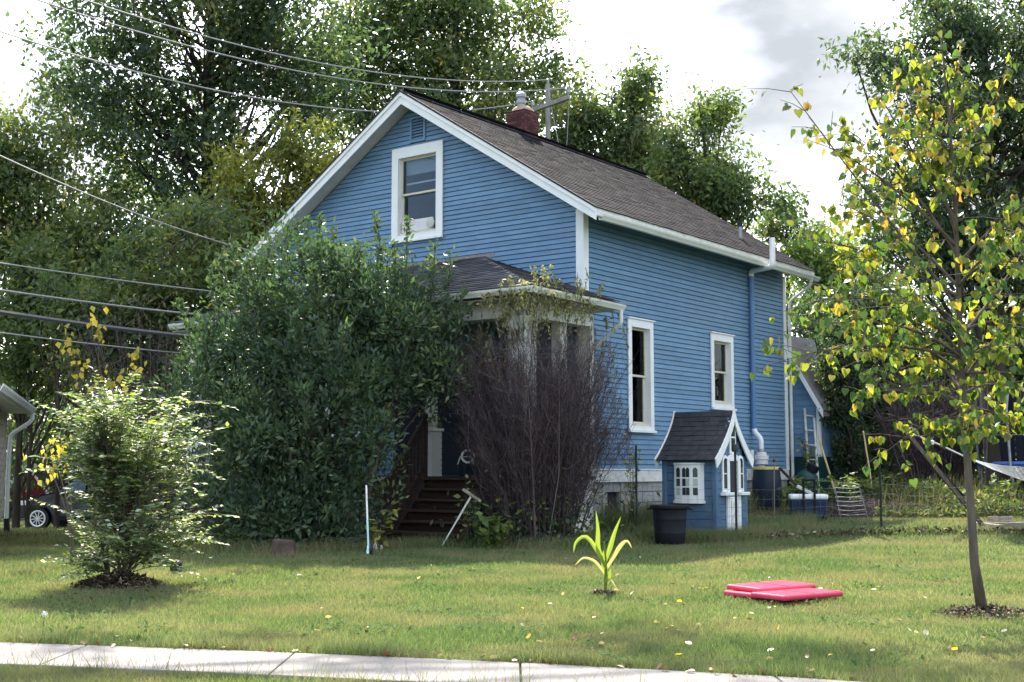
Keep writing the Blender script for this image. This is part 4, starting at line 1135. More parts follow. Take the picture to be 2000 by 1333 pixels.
wire('thin wire, the uppermost of the low bundle left of the big shrub', W(0, 514, 23), Vector((gq.x, 39.9, 6.4)), .011, .35)
wire('bright wire just above the thick cable left of the big shrub', W(0, 567, 23), Vector((gq.x, 39.9, 5.9)), .016, .40)
wire('thickest dark cable of the low bundle left of the big shrub', W(0, 610, 23), Vector((gq.x, 39.9, 5.3)), .032, .45, 'wire_dark')
wire('lowest thin wire under the thick cable left of the shrub', W(60, 658, 23), Vector((gq.x, 39.9, 4.7)), .011, .35)

# ------------------------------------------------------------------ neighbours on the left
nb = thing('neighbour_house', 'beige sided neighbouring house with white eave at left edge', 'house', (-9.76, 24.6, -.05), math.atan2(.295, .955))
# local frame: far right corner at the origin, the long side wall runs towards the road (-y), the house lies to -x
NWD, NH, NLN = 7.0, 2.34, 7.2
m = MB(); m.box(-NWD, 0, -NLN, 0, .34, NH); m.obj('wall', M['beige'], nb)
MB().box(-NWD + .02, -.02, -NLN + .02, -.02, -.3, .345).obj('foundation', M['block'], nb)
z = .36
while z < NH - .05:
    MB().add([(.016, -NLN, z), (.016, .0, z), (.004, .0, z + .105), (.004, -NLN, z + .105), (0, -NLN, z), (0, 0, z), (-NWD, .016, z), (-NWD, .004, z + .105), (.016, .016, z), (.004, .004, z + .105)], ((0, 1, 2, 3), (0, 4, 5, 1), (8, 6, 7, 9))).obj('clapboard', M['beige'], nb)
    z += .108
MB().box(-.06, .03, -.06, .03, .36, NH).obj('corner_trim', M['beige'], nb)
pr_ = .16; ov = .40
m = MB(); m.prism([(ov + .05, -NLN - .3, NH + .12), (-NWD/2, -NLN - .3, NH + .12 + (NWD/2 + ov) * pr_), (-NWD - ov, -NLN - .3, NH + .12), (-NWD - ov, -NLN - .3, NH + .06), (ov + .05, -NLN - .3, NH + .06)], (0, NLN + .5, 0)); m.obj('roof', M['shingle_dark'], nb)
MB().box(-NWD - ov, ov, -NLN - .28, .17, NH - .0, NH + .03).obj('soffit', M['white'], nb)
MB().box(ov, ov + .03, -NLN - .3, .2, NH - .03, NH + .12).obj('fascia', M['white'], nb)
gutter((ov + .031, -NLN - .3, NH + .0), (0, 1, 0), NLN + .5, 'gutter', nb, (1, 0, 0), mt=M['white'])
MB().tube(bent([(ov + .08, .10, NH + .01), (ov + .08, .10, NH - .14), (.10, .06, NH - .42), (.08, .06, NH - .9), (.08, .06, .30)], .08), .04, 8).obj('downspout', M['white'], nb, smooth=True)
MB().tube([(.08, .06, .32), (.10, .06, .02)], .055, 8).obj('drain_boot', M['rubber'], nb, smooth=True)

# red shed
sp = W(52, 1000, 50); sp.z = gzf(sp.x, 50)
sd_ = thing('red_shed', 'small barn red shed with white trim and dark roof far left', 'shed', sp, R(-8))
zt = W(48, 910, 50).z - sp.z; ze_ = W(15, 958, 50).z - sp.z
hwid = .82
m = MB(); m.add([(-hwid, 0, 0), (hwid, 0, 0), (hwid, 0, ze_), (0, 0, zt), (-hwid, 0, ze_)], [(0, 1, 2, 3, 4)]); m.box(-hwid, hwid, .02, 3.2, 0, ze_); m.obj('wall', M['red_barn'], sd_)
for s in (1, -1):
    m = MB(); m.prism([(0, -.12, zt + .02), (s * (hwid + .12), -.12, ze_ - .14), (s * (hwid + .12), -.12, ze_ - .08), (0, -.12, zt + .08)], (0, 3.4, 0)); m.obj('roof', M['shingle_dark'], sd_)
    m = MB(); m.prism([(0, -.15, zt - .05), (s * (hwid + .14), -.15, ze_ - .22), (s * (hwid + .14), -.15, ze_ - .10), (0, -.15, zt + .07)], (0, .03, 0)); m.obj('rake_board', M['white'], sd_)
    MB().box(s * hwid - .06, s * hwid + .06, -.02, .0, 0, ze_ - .1).obj('corner_board', M['white'], sd_)
MB().box(hwid + .1, hwid + 2.9, .6, 3.0, 0, ze_ + .1).obj('side_bay', M['wood'], sd_)
m = MB(); m.prism([(hwid, .3, zt - .35), (hwid, 2.2, zt + .05), (hwid, 2.2, zt + .12), (hwid, .3, zt - .28)], (3.2, 0, 0)); m.obj('roof', M['shingle_dark'], sd_)

# parked SUV, nose to the left, seen from its left side
cp = W(72, 1038, 38.5); cp.z = gzf(cp.x, 38.5)
car = thing('parked_car', 'dark blue grey sport utility car parked behind the pale bush', 'car', (cp.x, 38.5, cp.z), R(-4))
# local: front wheel centre at x=0, car runs to +x, near side at y=0
prof = [(-.62, .42), (-.70, .62), (-.66, .84), (-.45, .98), (.05, 1.05), (.42, 1.10), (.95, 1.50), (1.25, 1.60), (2.3, 1.64), (3.1, 1.58), (3.45, 1.42), (3.62, 1.05), (3.66, .6), (3.60, .40), (3.2, .34)]
def arc(cx_, r, a0, a1, n=8): return [(cx_ + r * math.cos(R(a0 + (a1 - a0) * i / n)), .34 + r * math.sin(R(a0 + (a1 - a0) * i / n))) for i in range(n + 1)]
low = arc(2.75, .42, 0, 180) + [(2.2, .28), (.55, .28)] + arc(0, .42, 0, 180)
outl = prof + [(p[0], max(p[1], .30)) for p in low]
m = MB(); n = len(outl)
secs = []
for (y, k) in ((0.06, .97), (0.0, 1.0), (1.85, 1.0), (1.79, .97)):
    sec = []
    for (x, z) in outl:
        inn = max(0, (z - 1.0)) * .28
        yy = y + (inn if y < .9 else -inn)
        sec.append((x if k == 1 else x * .995 + .005, yy, z))
    secs.append(sec)
vs_ = [p for s_ in secs for p in s_]
fs = [(i*n+k, i*n+(k+1)%n, (i+1)*n+(k+1)%n, (i+1)*n+k) for i in range(3) for k in range(n)]
fs += [tuple(range(n))[::-1], tuple(range(3*n, 4*n))]
m.add(vs_, fs); m.obj('body', M['car'], car, bevel=.015)
def car_glass(poly, name):
    m = MB(); m.add([(x, .008 - .012 + max(0, z - 1.0) * .28, z) for x, z in poly], [tuple(range(len(poly)))]); m.obj(name, M['car_glass'], car)
car_glass([(.62, 1.13), (1.42, 1.14), (1.42, 1.52), (1.12, 1.51)], 'side_window')
car_glass([(1.50, 1.14), (2.30, 1.15), (2.30, 1.56), (1.50, 1.53)], 'side_window')
car_glass([(2.38, 1.15), (3.25, 1.18), (3.05, 1.50), (2.38, 1.56)], 'side_window')
m = MB(); m.add([(.44, .12, 1.125), (.44, 1.73, 1.125), (.955, 1.58, 1.515), (.955, .27, 1.515)], [(0, 3, 2, 1)]); m.obj('windshield', M['car_glass'], car)
for x in (0, 2.75):
    for y, s in ((.02, 1), (1.83, -1)):
        wh = MB().tube([(x, y, .34), (x, y + s * .22, .34)], .335, 24).obj('wheel', M['rubber'], car, smooth=True)
        yb = y - s * .008
        MB().lathe([(.235, -.004), (.25, .006), (.225, .012), (.20, .0)], 24).obj('rim', M['alloy'], wh, loc=(x, yb, .34), rot=(R(90 * s), 0, 0), smooth=True)
        m = MB()
        for k in range(10):
            a = 2 * math.pi * k / 10; m.bar((x + .03 * math.cos(a), yb, .34 + .03 * math.sin(a)), (x + .225 * math.cos(a + .12), yb, .34 + .225 * math.sin(a + .12)), .028, .012, (0, 1, 0))
        m.tube([(x, yb + .01, .34), (x, yb - .012 * s, .34)], .045, 12); m.obj('spokes', M['alloy'], wh)
MB().box(-.66, -.35, -.012, .05, .74, .88).obj('headlight', M['lamp'], car, bevel=.01)
MB().box(-.64, -.35, 1.80, 1.862, .74, .88).obj('headlight', M['lamp'], car, bevel=.01)
MB().box(.60, .80, -.17, -.0, 1.06, 1.19).obj('wing_mirror', M['car'], car, bevel=.03)
for x in (1.38, 2.2): MB().box(x - .2, x, -.02, -.0, .93, .96).obj('handle', M['alloy'], car)
MB().box(.45, 2.3, -.015, .02, .34, .44).obj('sill_trim', M['black'], car)
MB().box(1.1, 3.1, .32, .36, 1.62, 1.67).obj('roof_rail', M['alloy'], car)

# ------------------------------------------------------------------ vegetation
def unit(a): return a / np.maximum(np.linalg.norm(a, axis=1, keepdims=True), 1e-9)
def leaf_mesh(P, D, N, Ln, Wd, fold=.12, midp=.42):
    """folded leaf blades: one V-shaped pair of triangles each"""
    D = unit(D); S = unit(np.cross(D, N)); N2 = np.cross(S, D)
    Ln = np.asarray(Ln)[:, None]; Wd = np.asarray(Wd)[:, None]
    mid = P + D * Ln * midp
    V = np.stack([P, mid + S * Wd * .5 + N2 * Wd * fold, P + D * Ln, mid - S * Wd * .5 + N2 * Wd * fold], 1).reshape(-1, 3)
    b = np.arange(len(P))[:, None] * 4
    F = np.stack([b + [0, 3, 2], b + [0, 2, 1]], 1).reshape(-1, 3)
    return V, F
def rand_dir(n, down=0.0, flat=1.0):
    d = rg.normal(size=(n, 3)); d[:, 2] *= flat; d[:, 2] -= down; return unit(d)
def leaves_obj(name, P, mat_, size, parent, down=.4, ratio=.45, cl=None, var=.35, stuff=True, aspect_n=None):
    n = len(P)
    D = rand_dir(n, down); N = rand_dir(n, -.5)
    Ln = size * rg.uniform(1 - var, 1 + var, n)
    V, F = leaf_mesh(P, D, N, Ln, Ln * ratio)
    r = rg.random(n) if cl is None else np.clip(.55 * cl + .45 * rg.random(n), 0, 1)
    o = bulk(name, V, F, mat_, np.repeat(r, 2), parent)
    return o

def bez(a, b, c, n):
    t = np.linspace(0, 1, n)[:, None]; return np.array(a) * (1-t)**2 + np.array(b) * 2*t*(1-t) + np.array(c) * t*t
def twig_mesh(A, B, Cc, r0, r1, k=3):
    """many thin bent twigs at once: A -> B -> C, k-sided"""
    n = len(A); out = []
    for (p, q, rr) in ((A, B - A, r0), (B, Cc - A, (r0 + r1) / 2), (Cc, Cc - B, r1)):
        d = unit(q); ref = np.tile([[.3, .2, .93]], (n, 1)); x = unit(np.cross(d, ref)); y = np.cross(d, x)
        for i in range(k):
            a = 2 * math.pi * i / k; out.append(p + (x * math.cos(a) + y * math.sin(a)) * np.asarray(rr)[:, None] if hasattr(rr, '__len__') else p + (x * math.cos(a) + y * math.sin(a)) * rr)
    V = np.stack(out, 1).reshape(-1, 3); b = np.arange(n)[:, None] * (3 * k); F = []
    for s in range(2):
        for i in range(k):
            F.append(b + [s*k+i, s*k+(i+1) % k, (s+1)*k+(i+1) % k, (s+1)*k+i])
    F = np.stack(F, 1).reshape(-1, 4)
    return V, F

def tree(name, label, base, ells, nleaf, lsize, lm, bark, tr, trunk_pts, group='trees growing behind the house', csize=.75, per=None, down=.45, ratio=.45, limb_r=.026, free=False):
    """ells: (centre, rx, ry, rz) volumes of the crown; leaves sit in small clumps at the ends of limbs"""
    t = thing(name, label, 'tree', base, 0, group)
    b0 = Vector(base)
    tp = [Vector(p) - b0 for p in trunk_pts]
    mb = MB(); n_ = len(tp)
    mb.tube([Vector((0, 0, -.2))] + tp, [tr * 1.35] + [tr * (1 - .85 * (i + 1) / n_) for i in range(n_)], 9)
    TP = np.array([[0, 0, 0]] + [list(p) for p in tp])
    vol = np.array([e[1] * e[2] * e[3] for e in ells]) ** .75; vol /= vol.sum()
    per = per or 300; csize *= .92
    ncl = max(8, nleaf // per)
    Cs = []; Rr = []
    for e, w in zip(ells, vol):
        k = max(3, int(ncl * w)); d = unit(rg.normal(size=(k, 3))) * (rg.random(k)[:, None] ** .42) * np.clip(1 + .22 * rg.normal(size=(k, 1)), .6, 1.5)
        c = np.array(e[0]) - np.array(b0)
        Cs.append(c + d * np.array([e[1], e[2], e[3]])); Rr.append(csize * rg.uniform(.55, 1.25, k))
    Cs = np.concatenate(Cs); Rr = np.concatenate(Rr)
    ok = Cs[:, 2] > .4; Cs, Rr = Cs[ok], Rr[ok]
    # limbs to the clumps
    segs = []
    for a, b in zip(TP[:-1], TP[1:]):
        for s in np.linspace(0, 1, 6)[:-1]: segs.append(a + (b - a) * s)
    segs = np.array(segs + [TP[-1]])
    for c, r_ in zip(Cs, Rr):
        if rnd.random() > (1 if len(Cs) < 40 else .45): continue
        lowr = segs[segs[:, 2] < max(c[2] - .15 * np.hypot(*(c[:2])), segs[1, 2])]
        if free: lowr = segs[len(segs) // 3:]
        if not len(lowr): lowr = segs[:2]
        s = lowr[np.argmin(np.linalg.norm(lowr - (c - [0, 0, .8 * np.linalg.norm(c[:2] - lowr[-1, :2])]), axis=1))]
        s = lowr[rnd.randrange(max(0, len(lowr) - 9), len(lowr))] if rnd.random() < .6 else s
        m_ = s * .45 + c * .55 + rg.normal(size=3) * .45 + [0, 0, -.12 * np.linalg.norm(c - s)]
        L_ = np.linalg.norm(c - s)
        mb.tube(bez(s, m_, c, 5), np.linspace(min(tr * .5, .02 + limb_r * L_ * .35), .012, 5), 5, False)
    mb.obj('trunk', bark, t, smooth=True)
    nleaf = int(nleaf * .50); lsize *= 1.22
    w = Rr ** 2 * rg.uniform(.15, 1.7, len(Rr)); w /= w.sum(); cnt = rg.multinomial(nleaf, w)
    ci = np.repeat(np.arange(len(Cs)), cnt)
    st_ = unit(rg.normal(size=(len(Cs), 3)) + [0, 0, .5]) * rg.uniform(.0, .9, (len(Cs), 1))
    d = unit(rg.normal(size=(nleaf, 3))) * (rg.random(nleaf)[:, None] ** .5); d[:, 2] *= .75; d += st_[ci] * rg.normal(size=(nleaf, 1)) * .8
    P = Cs[ci] + d * Rr[ci][:, None] * 1.15
    cv = rg.random(len(Cs))[ci]
    o = leaves_obj('crown', P, lm, lsize, t, down, ratio, cv)
    o['kind'] = 'stuff'
    return t

def E_(px, py, Y, rx, ry, dep=.8):
    s = Y / FPX; return (W(px, py, Y), rx * s, max(rx, ry) * s * dep, ry * s)
def base(px, Y): 
    x = (px - CXP) / FPX * Y; return (x, Y, gzf(x, Y))

# the tall tree with the visible trunk, left behind the house
tree('tall_tree', 'tall dark leafy tree with a straight black trunk left of the gable', base(412, 37), [E_(420, 60, 37, 290, 150), E_(200, 120, 37, 130, 130), E_(300, 320, 37, 190, 130), E_(560, 190, 37, 150, 150), E_(430, -120, 37, 260, 160), E_(330, 200, 37, 200, 120)], 78000, .165, M['leaf_dark'], M['bark_dark'], .34, [W(412, 700, 37), W(408, 450, 37), W(404, 250, 37), W(412, 60, 37), W(405, -120, 37)], csize=.85)
tree('spreading_tree', 'dark spreading tree at the left edge with a crown below the bright sky', base(40, 35), [E_(60, 320, 35, 140, 120), E_(110, 480, 35, 150, 120), E_(-60, 420, 35, 150, 200), E_(200, 480, 35, 130, 120)], 52000, .155, M['leaf_mid'], M['bark_dark'], .085, [W(44, 700, 35), W(50, 500, 35), W(60, 330, 35)], csize=.8)
tree('rear_tree', 'dark tree filling the gap behind the tall black trunk', base(330, 44), [E_(300, 420, 44, 200, 140), E_(480, 520, 44, 160, 150), E_(180, 600, 44, 200, 130), E_(640, 130, 44, 110, 150)], 34000, .20, M['leaf_dark'], M['bark_dark'], .25, [W(330, 750, 44), W(325, 550, 44), W(330, 400, 44)], csize=1.0)
tree('broad_tree', 'broad green tree rising straight above the house ridge', base(880, 46), [E_(800, 60, 46, 160, 190), E_(940, 90, 46, 160, 190), E_(1065, 190, 46, 78, 95), E_(1040, 60, 46, 60, 110), E_(860, 250, 46, 190, 80), E_(690, 110, 46, 120, 190)], 72000, .19, M['leaf_mid'], M['bark_dark'], .42, [W(880, 600, 46), W(885, 350, 46), W(890, 100, 46), W(890, -60, 46)], csize=1.1)
tree('yellowing_tree', 'smaller yellow tinged tree beside the left roof slope', base(560, 33.5), [E_(580, 310, 33.5, 90, 75), E_(480, 380, 33.5, 80, 90), E_(640, 330, 33.5, 45, 60), E_(540, 450, 33.5, 120, 90)], 26000, .135, M['leaf_yel'], M['bark'], .16, [W(560, 700, 33.5), W(556, 480, 33.5), W(565, 300, 33.5)], csize=.65)
tree('slender_tree', 'slender airy tree standing right of the chimney', base(1240, 44), [E_(1235, 180, 44, 66, 68), E_(1225, 260, 44, 95, 75), E_(1110, 280, 44, 80, 85), E_(1260, 340, 44, 90, 60), E_(1150, 210, 44, 45, 60)], 27000, .175, M['leaf_mid'], M['bark_pale'], .20, [W(1240, 600, 44), W(1240, 350, 44), W(1238, 150, 44)], csize=.7, per=220)
tree('roadside_tree', 'rounded green tree behind the right roof slope', base(1390, 41), [E_(1370, 260, 41, 65, 70), E_(1385, 350, 41, 95, 85), E_(1330, 400, 41, 95, 65), E_(1450, 420, 41, 58, 60), E_(1320, 300, 41, 45, 65)], 27000, .165, M['leaf_mid'], M['bark_dark'], .22, [W(1390, 700, 41), W(1385, 450, 41), W(1375, 250, 41)], csize=.7)
tree('thin_tree', 'thin sparse tree between the roof end and the bright sky', base(1540, 47), [E_(1535, 410, 47, 42, 45), E_(1500, 450, 47, 40, 40), E_(1570, 470, 47, 45, 45)], 4600, .175, M['leaf_mid'], M['bark_dark'], .12, [W(1540, 700, 47), W(1537, 500, 47), W(1535, 390, 47)], csize=.55, per=120)
tree('light_green_tree', 'light green low tree seen past the end of the roof', base(1640, 39), [E_(1610, 520, 39, 80, 55), E_(1690, 540, 39, 70, 70), E_(1600, 600, 39, 60, 60), E_(1680, 640, 39, 90, 60)], 27000, .15, M['leaf_light'], M['bark'], .16, [W(1640, 780, 39), W(1640, 600, 39), W(1640, 520, 39)], csize=.7)
tree('big_dark_tree', 'big dark willow leaved tree filling the upper right corner', base(1950, 27), [E_(1960, 60, 27, 170, 160), E_(1800, 130, 27, 110, 100), E_(1910, 260, 27, 190, 150), E_(1760, 320, 27, 95, 110), E_(1990, 470, 27, 150, 150), E_(1820, 470, 27, 150, 120), E_(2080, 250, 27, 130, 200)], 82000, .135, M['leaf_dark'], M['bark_dark'], .30, [W(1950, 850, 27), W(1945, 600, 27), W(1930, 350, 27), W(1925, 100, 27)], csize=.62, ratio=.36, down=.8)
tree('shady_tree', 'dark low tree in shade behind the rear wing', base(1700, 33), [E_(1700, 640, 33, 120, 90), E_(1640, 740, 33, 70, 110), E_(1760, 760, 33, 110, 110), E_(1850, 660, 33, 100, 110)], 30000, .15, M['leaf_dark'], M['bark_dark'], .15, [W(1700, 850, 33), W(1705, 700, 33), W(1700, 600, 33)], csize=.7)
tree('ivy_tree', 'dark ivy covered small tree hugging the rear wing', tuple(put(HW(9.3, -1.15))), [(HW(9.1, -1.12, 2.6), .42, .42, .9), (HW(9.4, -1.0, 1.4), .4, .4, .8), (HW(9.05, -.85, 3.6), .42, .42, .6), (HW(9.5, -.8, 4.2), .5, .5, .5)], 26000, .085, M['leaf_dark'], M['bark_dark'], .07, [HW(9.3, -1.1, 1.2), HW(9.2, -1.05, 2.6), HW(9.2, -1.0, 3.8)], csize=.3)
tree('edge_tree', 'dark tree in shade behind the trampoline at the right edge', base(1960, 34), [E_(1960, 660, 34, 130, 110), E_(1900, 780, 34, 110, 90), E_(2060, 760, 34, 120, 150)], 24000, .16, M['leaf_dark'], M['bark_dark'], .15, [W(1960, 850, 34), W(1965, 720, 34), W(1960, 600, 34)], csize=.7)
tree('undergrowth_tree', 'slim dark trunked tree with thin foliage left of the big shrub', base(62, 33), [E_(70, 560, 33, 80, 90), E_(170, 590, 33, 110, 80), E_(20, 660, 33, 70, 120), E_(130, 700, 33, 110, 80)], 26000, .145, M['leaf_mid'], M['bark_dark'], .045, [W(62, 800, 33), W(56, 640, 33), W(60, 520, 33)], csize=.65)
tree('understory_tree', 'green understory tree directly left of the tall shrub', base(300, 31), [E_(300, 560, 31, 120, 90), E_(390, 470, 31, 110, 90), E_(230, 640, 31, 110, 80), E_(330, 690, 31, 110, 90), E_(420, 560, 31, 80, 110)], 32000, .135, M['leaf_mid'], M['bark'], .13, [W(300, 820, 31), W(305, 640, 31), W(320, 480, 31)], csize=.6)
for (px, Y, lab, tp) in ((118, 30, 'thin dark trunk tree in front of the red shed', [(116, 860), (112, 700), (108, 560)]),):
    tree('thin_trunk_tree', lab, base(px, Y), [E_(110, 600, Y, 70, 70), E_(170, 680, Y, 60, 60)], 5000, .135, M['leaf_mid'], M['bark_dark'], .055, [W(a, b, Y) for a, b in tp], csize=.5)
street = tree('street_tree', 'tall leaning tree by the road whose bare twigs reach the upper left corner', (-11.5, 17.5, 0), [((-6.6, 18.6, 11.8), 2.6, 2.0, 1.0), ((-3.2, 18.8, 11.6), 2.3, 1.9, .9), ((.2, 18.9, 11.4), 1.9, 1.6, .8), ((-10.5, 17.6, 12.6), 2.6, 2.4, 1.6)], 13000, .13, M['leaf_mid'], M['bark_dark'], .22, [(-11.4, 17.5, 5), (-11.0, 17.7, 9.0), (-9.6, 18.2, 11.2), (-6.5, 18.6, 11.8), (-3, 18.8, 11.8), (.5, 18.9, 11.5)], group='trees along the street', csize=.6, free=True)
mb = MB(); b0 = Vector((-11.5, 17.5, 0))
for (px, py, sx_) in ((150, 40, -.2), (205, 62, .0), (262, 45, .25), (300, 20, .4), (120, 20, -.5)):
    a_ = Vector((-6.4 + sx_, 18.6, 11.4)) - b0; e_t = W(px, py, 18.5) - b0
    path = bez(a_, (a_ + e_t) / 2 + Vector((sx_ * .6, 0, .5)), e_t, 8); mb.tube(path, np.linspace(.028, .008, 8), 5, False)
    for k in range(4, 8):
        q = Vector(path[k]); mb.tube([q, q + Vector((rnd.uniform(-.35, .35), rnd.uniform(-.2, .2), rnd.uniform(-.22, .18)))], [.009, .005], 4, False)
mb.obj('twigs', M['bark_dark'], street)
# the far wood behind everything, one mass
n = 78000
ncl = 620
cx_ = rg.uniform(-34, 36, ncl); cy_ = rg.uniform(46, 62, ncl)
ch_ = (3.2 + 5.5 * rg.random(ncl)) * (1 + .25 * np.sin(cx_ * .35)); cz_ = -.6 + ch_ * rg.random(ncl) ** .7
cr_ = rg.uniform(.9, 1.9, ncl); ci = rg.integers(0, ncl, n)
d = unit(rg.normal(size=(n, 3))) * (rg.random(n)[:, None] ** .45)
P = np.stack([cx_, cy_, cz_], 1)[ci] + d * cr_[ci][:, None]; P[:, 2] = np.maximum(P[:, 2], -.6)
o = leaves_obj('far_woods', P, M['leaf_dark'], .36, None, .4, .55, rg.random(ncl)[ci]); tag(o, 'dark mass of woodland closing the view behind the yard', 'woods', kind='stuff')

# low dark undergrowth right of the house and left behind the car
def undergrowth(name, label, boxes, n, size, m_, parent=None):
    Ps = []; cl = []
    for (x0, x1, y0, y1, h) in boxes:
        k = n // len(boxes); c = 40
        c0 = np.stack([rg.uniform(x0, x1, c), rg.uniform(y0, y1, c), rg.random(c) ** .8 * h], 1); ii = rg.integers(0, c, k)
        p = c0[ii] + rg.normal(size=(k, 3)) * np.array([.35, .35, .28]); p[:, 2] = np.abs(p[:, 2]); p[:, 2] += gz(p[:, 0], p[:, 1])
        Ps.append(p); cl.append(rg.random(c)[ii])
    o = leaves_obj(name, np.concatenate(Ps), m_, size, parent, .2, .5, np.concatenate(cl)); tag(o, label, 'undergrowth', kind='stuff'); return o
undergrowth('undergrowth', 'dark tangled undergrowth behind the garden and the rear wing', [(8.5, 11.5, 31, 34, 3.0), (11, 15.5, 31, 35, 3.4), (7.9, 9.3, 31.5, 34, 3.5)], 20000, .16, M['leaf_dark'])
undergrowth('low_shrubbery', 'low green shrubbery beside the parked car and red shed', [(-25, -13, 58, 62, 4.5), (-12.3, -9, 43, 46, 3.6), (-10, -4, 36, 40, 4.5)], 16000, .19, M['leaf_mid'])

# dead stump wrapped in twigs behind the hammock
def stem_fan(n, c, spread, h, r0=.012):
    a = rg.uniform(0, 2 * math.pi, n); rr = np.sqrt(rg.random(n))
    A = np.stack([c[0] + rr * np.cos(a) * spread[0], c[1] + rr * np.sin(a) * spread[0] * .7, np.full(n, c[2])], 1)
    hh = h * rg.uniform(.5, 1.05, n)
    out = np.stack([np.cos(a), np.sin(a) * .8, np.zeros(n)], 1) * (spread[1] * rr)[:, None]
    Cc = A + out + np.stack([rg.normal(size=n) * .12, rg.normal(size=n) * .12, hh], 1)
    B = A + out * .32 + np.stack([rg.normal(size=n) * .05, rg.normal(size=n) * .05, hh * .52], 1)
    return A, B, Cc

# ---- bare twiggy shrub in front of the porch corner
bc = (0.42, 20.45, gzf(.42, 20.45))
bs = thing('bare_shrub', 'dense leafless purple brown twiggy shrub in front of the porch corner', 'shrub', bc)
A, B, Cc = stem_fan(330, (0, 0, -.05), (.60, .84), 3.2); B += rg.normal(size=B.shape) * [.12, .1, .12]
V, F = twig_mesh(A, B, Cc, np.where(rg.random(330) < .12, .019, rg.uniform(.004, .011, 330)), np.full(330, .0025), 4)
o = bulk('stems', V, F, M['twig'], np.repeat(rg.random(330), 8), bs); o['kind'] = 'stuff'
n = 21000
i = rg.integers(0, 330, n); t = rg.uniform(.15, 1, n)[:, None] ** .8
P = A[i] * (1-t)**2 + B[i] * 2*t*(1-t) + Cc[i] * t*t
up_ = unit(Cc[i] - A[i]) * .45 + rg.normal(size=(n, 3)) * .55 + np.array([0, 0, .30]); ln = rg.uniform(.12, .46, n)[:, None]
m1 = P + unit(up_) * ln * .5; m2 = P + unit(up_ + rg.normal(size=(n, 3)) * .25 + np.array([0, 0, .2])) * ln
V, F = twig_mesh(P, m1, m2, .0026, .0012, 3)
o = bulk('twigs', V, F, M['twig'], np.repeat(rg.random(n), 6), bs); o['kind'] = 'stuff'
k = 900; i = rg.integers(0, n, k)
keep = m2[i][:, 2] < 1.4
o = leaves_obj('leaves', m2[i][keep], M['leaf_weed'], .06, bs, .3, .5); o['kind'] = 'stuff'

k = 1900; P = np.stack([rg.normal(size=k) * .55, rg.normal(size=k) * .3 - .1, np.abs(rg.normal(size=k)) * .42 + .03], 1)
o = leaves_obj('low_leaves', P, M['leaf_dark'], .095, bs, .1, .45); o['kind'] = 'stuff'
# ---- vine over the porch gutter and posts
vt = thing('porch_vine', 'yellow green willowy vine trailing from the porch gutter over the column', 'vine', HW(EX, EYR, 0))
org = HW(EX, EYR, 0)
anch = []
def hpt(a, b, z): return np.array(HW(a, b, z) - org)
N_ = 150; A = []; Cc = []; B = []
for k in range(N_):
    if k < 80: s0 = hpt(EX - .12 + 1.9 * rnd.random() ** 1.3, EYR - .10 + rnd.uniform(-.05, .1), EZ - rnd.uniform(-.04, .1))
    elif k < 110: s0 = hpt(EX - .12, EYR + .9 * rnd.random() ** 1.2, EZ - .05)
    else: s0 = hpt(PX - .22 + rnd.uniform(-.1, .3), PYR - .22 + rnd.uniform(0, .45), rnd.uniform(2.6, 3.9))
    ln = rnd.uniform(.15, .75)
    up1 = rnd.random() < .18
    e = s0 + np.array([rnd.gauss(0, .10), rnd.gauss(0, .10), (ln * .55 if up1 else -ln)])
    A.append(s0); Cc.append(e); B.append((s0 + e) / 2 + np.array([rnd.gauss(0, .06), -abs(rnd.gauss(0, .05)), .04]))
for k in range(34):                                          # clump hanging in the shade left of the column
    s0 = hpt(PX - .35 + rnd.uniform(-.1, .1), .18 + rnd.uniform(0, .75), rnd.uniform(2.9, 3.65)); ln = rnd.uniform(.2, .7)
    e = s0 + np.array([rnd.gauss(0, .1), rnd.gauss(0, .1), -ln]); A.append(s0); Cc.append(e); B.append((s0 + e) / 2 + np.array([rnd.gauss(0, .05), -.05, .02]))
for k in range(12):                                          # up the downspout by the wall
    s0 = hpt(-.1 + rnd.uniform(-.05, .1), -.5 + rnd.uniform(-.35, .3), rnd.uniform(3.0, 4.0)); e = s0 + np.array([rnd.gauss(0, .06), rnd.gauss(0, .05), -rnd.uniform(.2, .6)]); A.append(s0); Cc.append(e); B.append((s0 + e) / 2)
A, B, Cc = np.array(A), np.array(B), np.array(Cc)
V, F = twig_mesh(A, B, Cc, .0045, .0018, 3); bulk('stems', V, F, M['twig'], np.repeat(rg.random(len(A)), 6), vt)['kind'] = 'stuff'
n = 5200; i = rg.integers(0, len(A), n); t = rg.random(n)[:, None]
P = A[i] * (1-t)**2 + B[i] * 2*t*(1-t) + Cc[i] * t*t
D = unit(rg.normal(size=(n, 3)) * .5 + np.array([0, 0, -.8])); Ln = rg.uniform(.035, .085, n)
V, F = leaf_mesh(P, D, rand_dir(n), Ln, Ln * .38); bulk('leaves', V, F, M['leaf_vine'], np.repeat(rg.random(n), 2), vt)['kind'] = 'stuff'
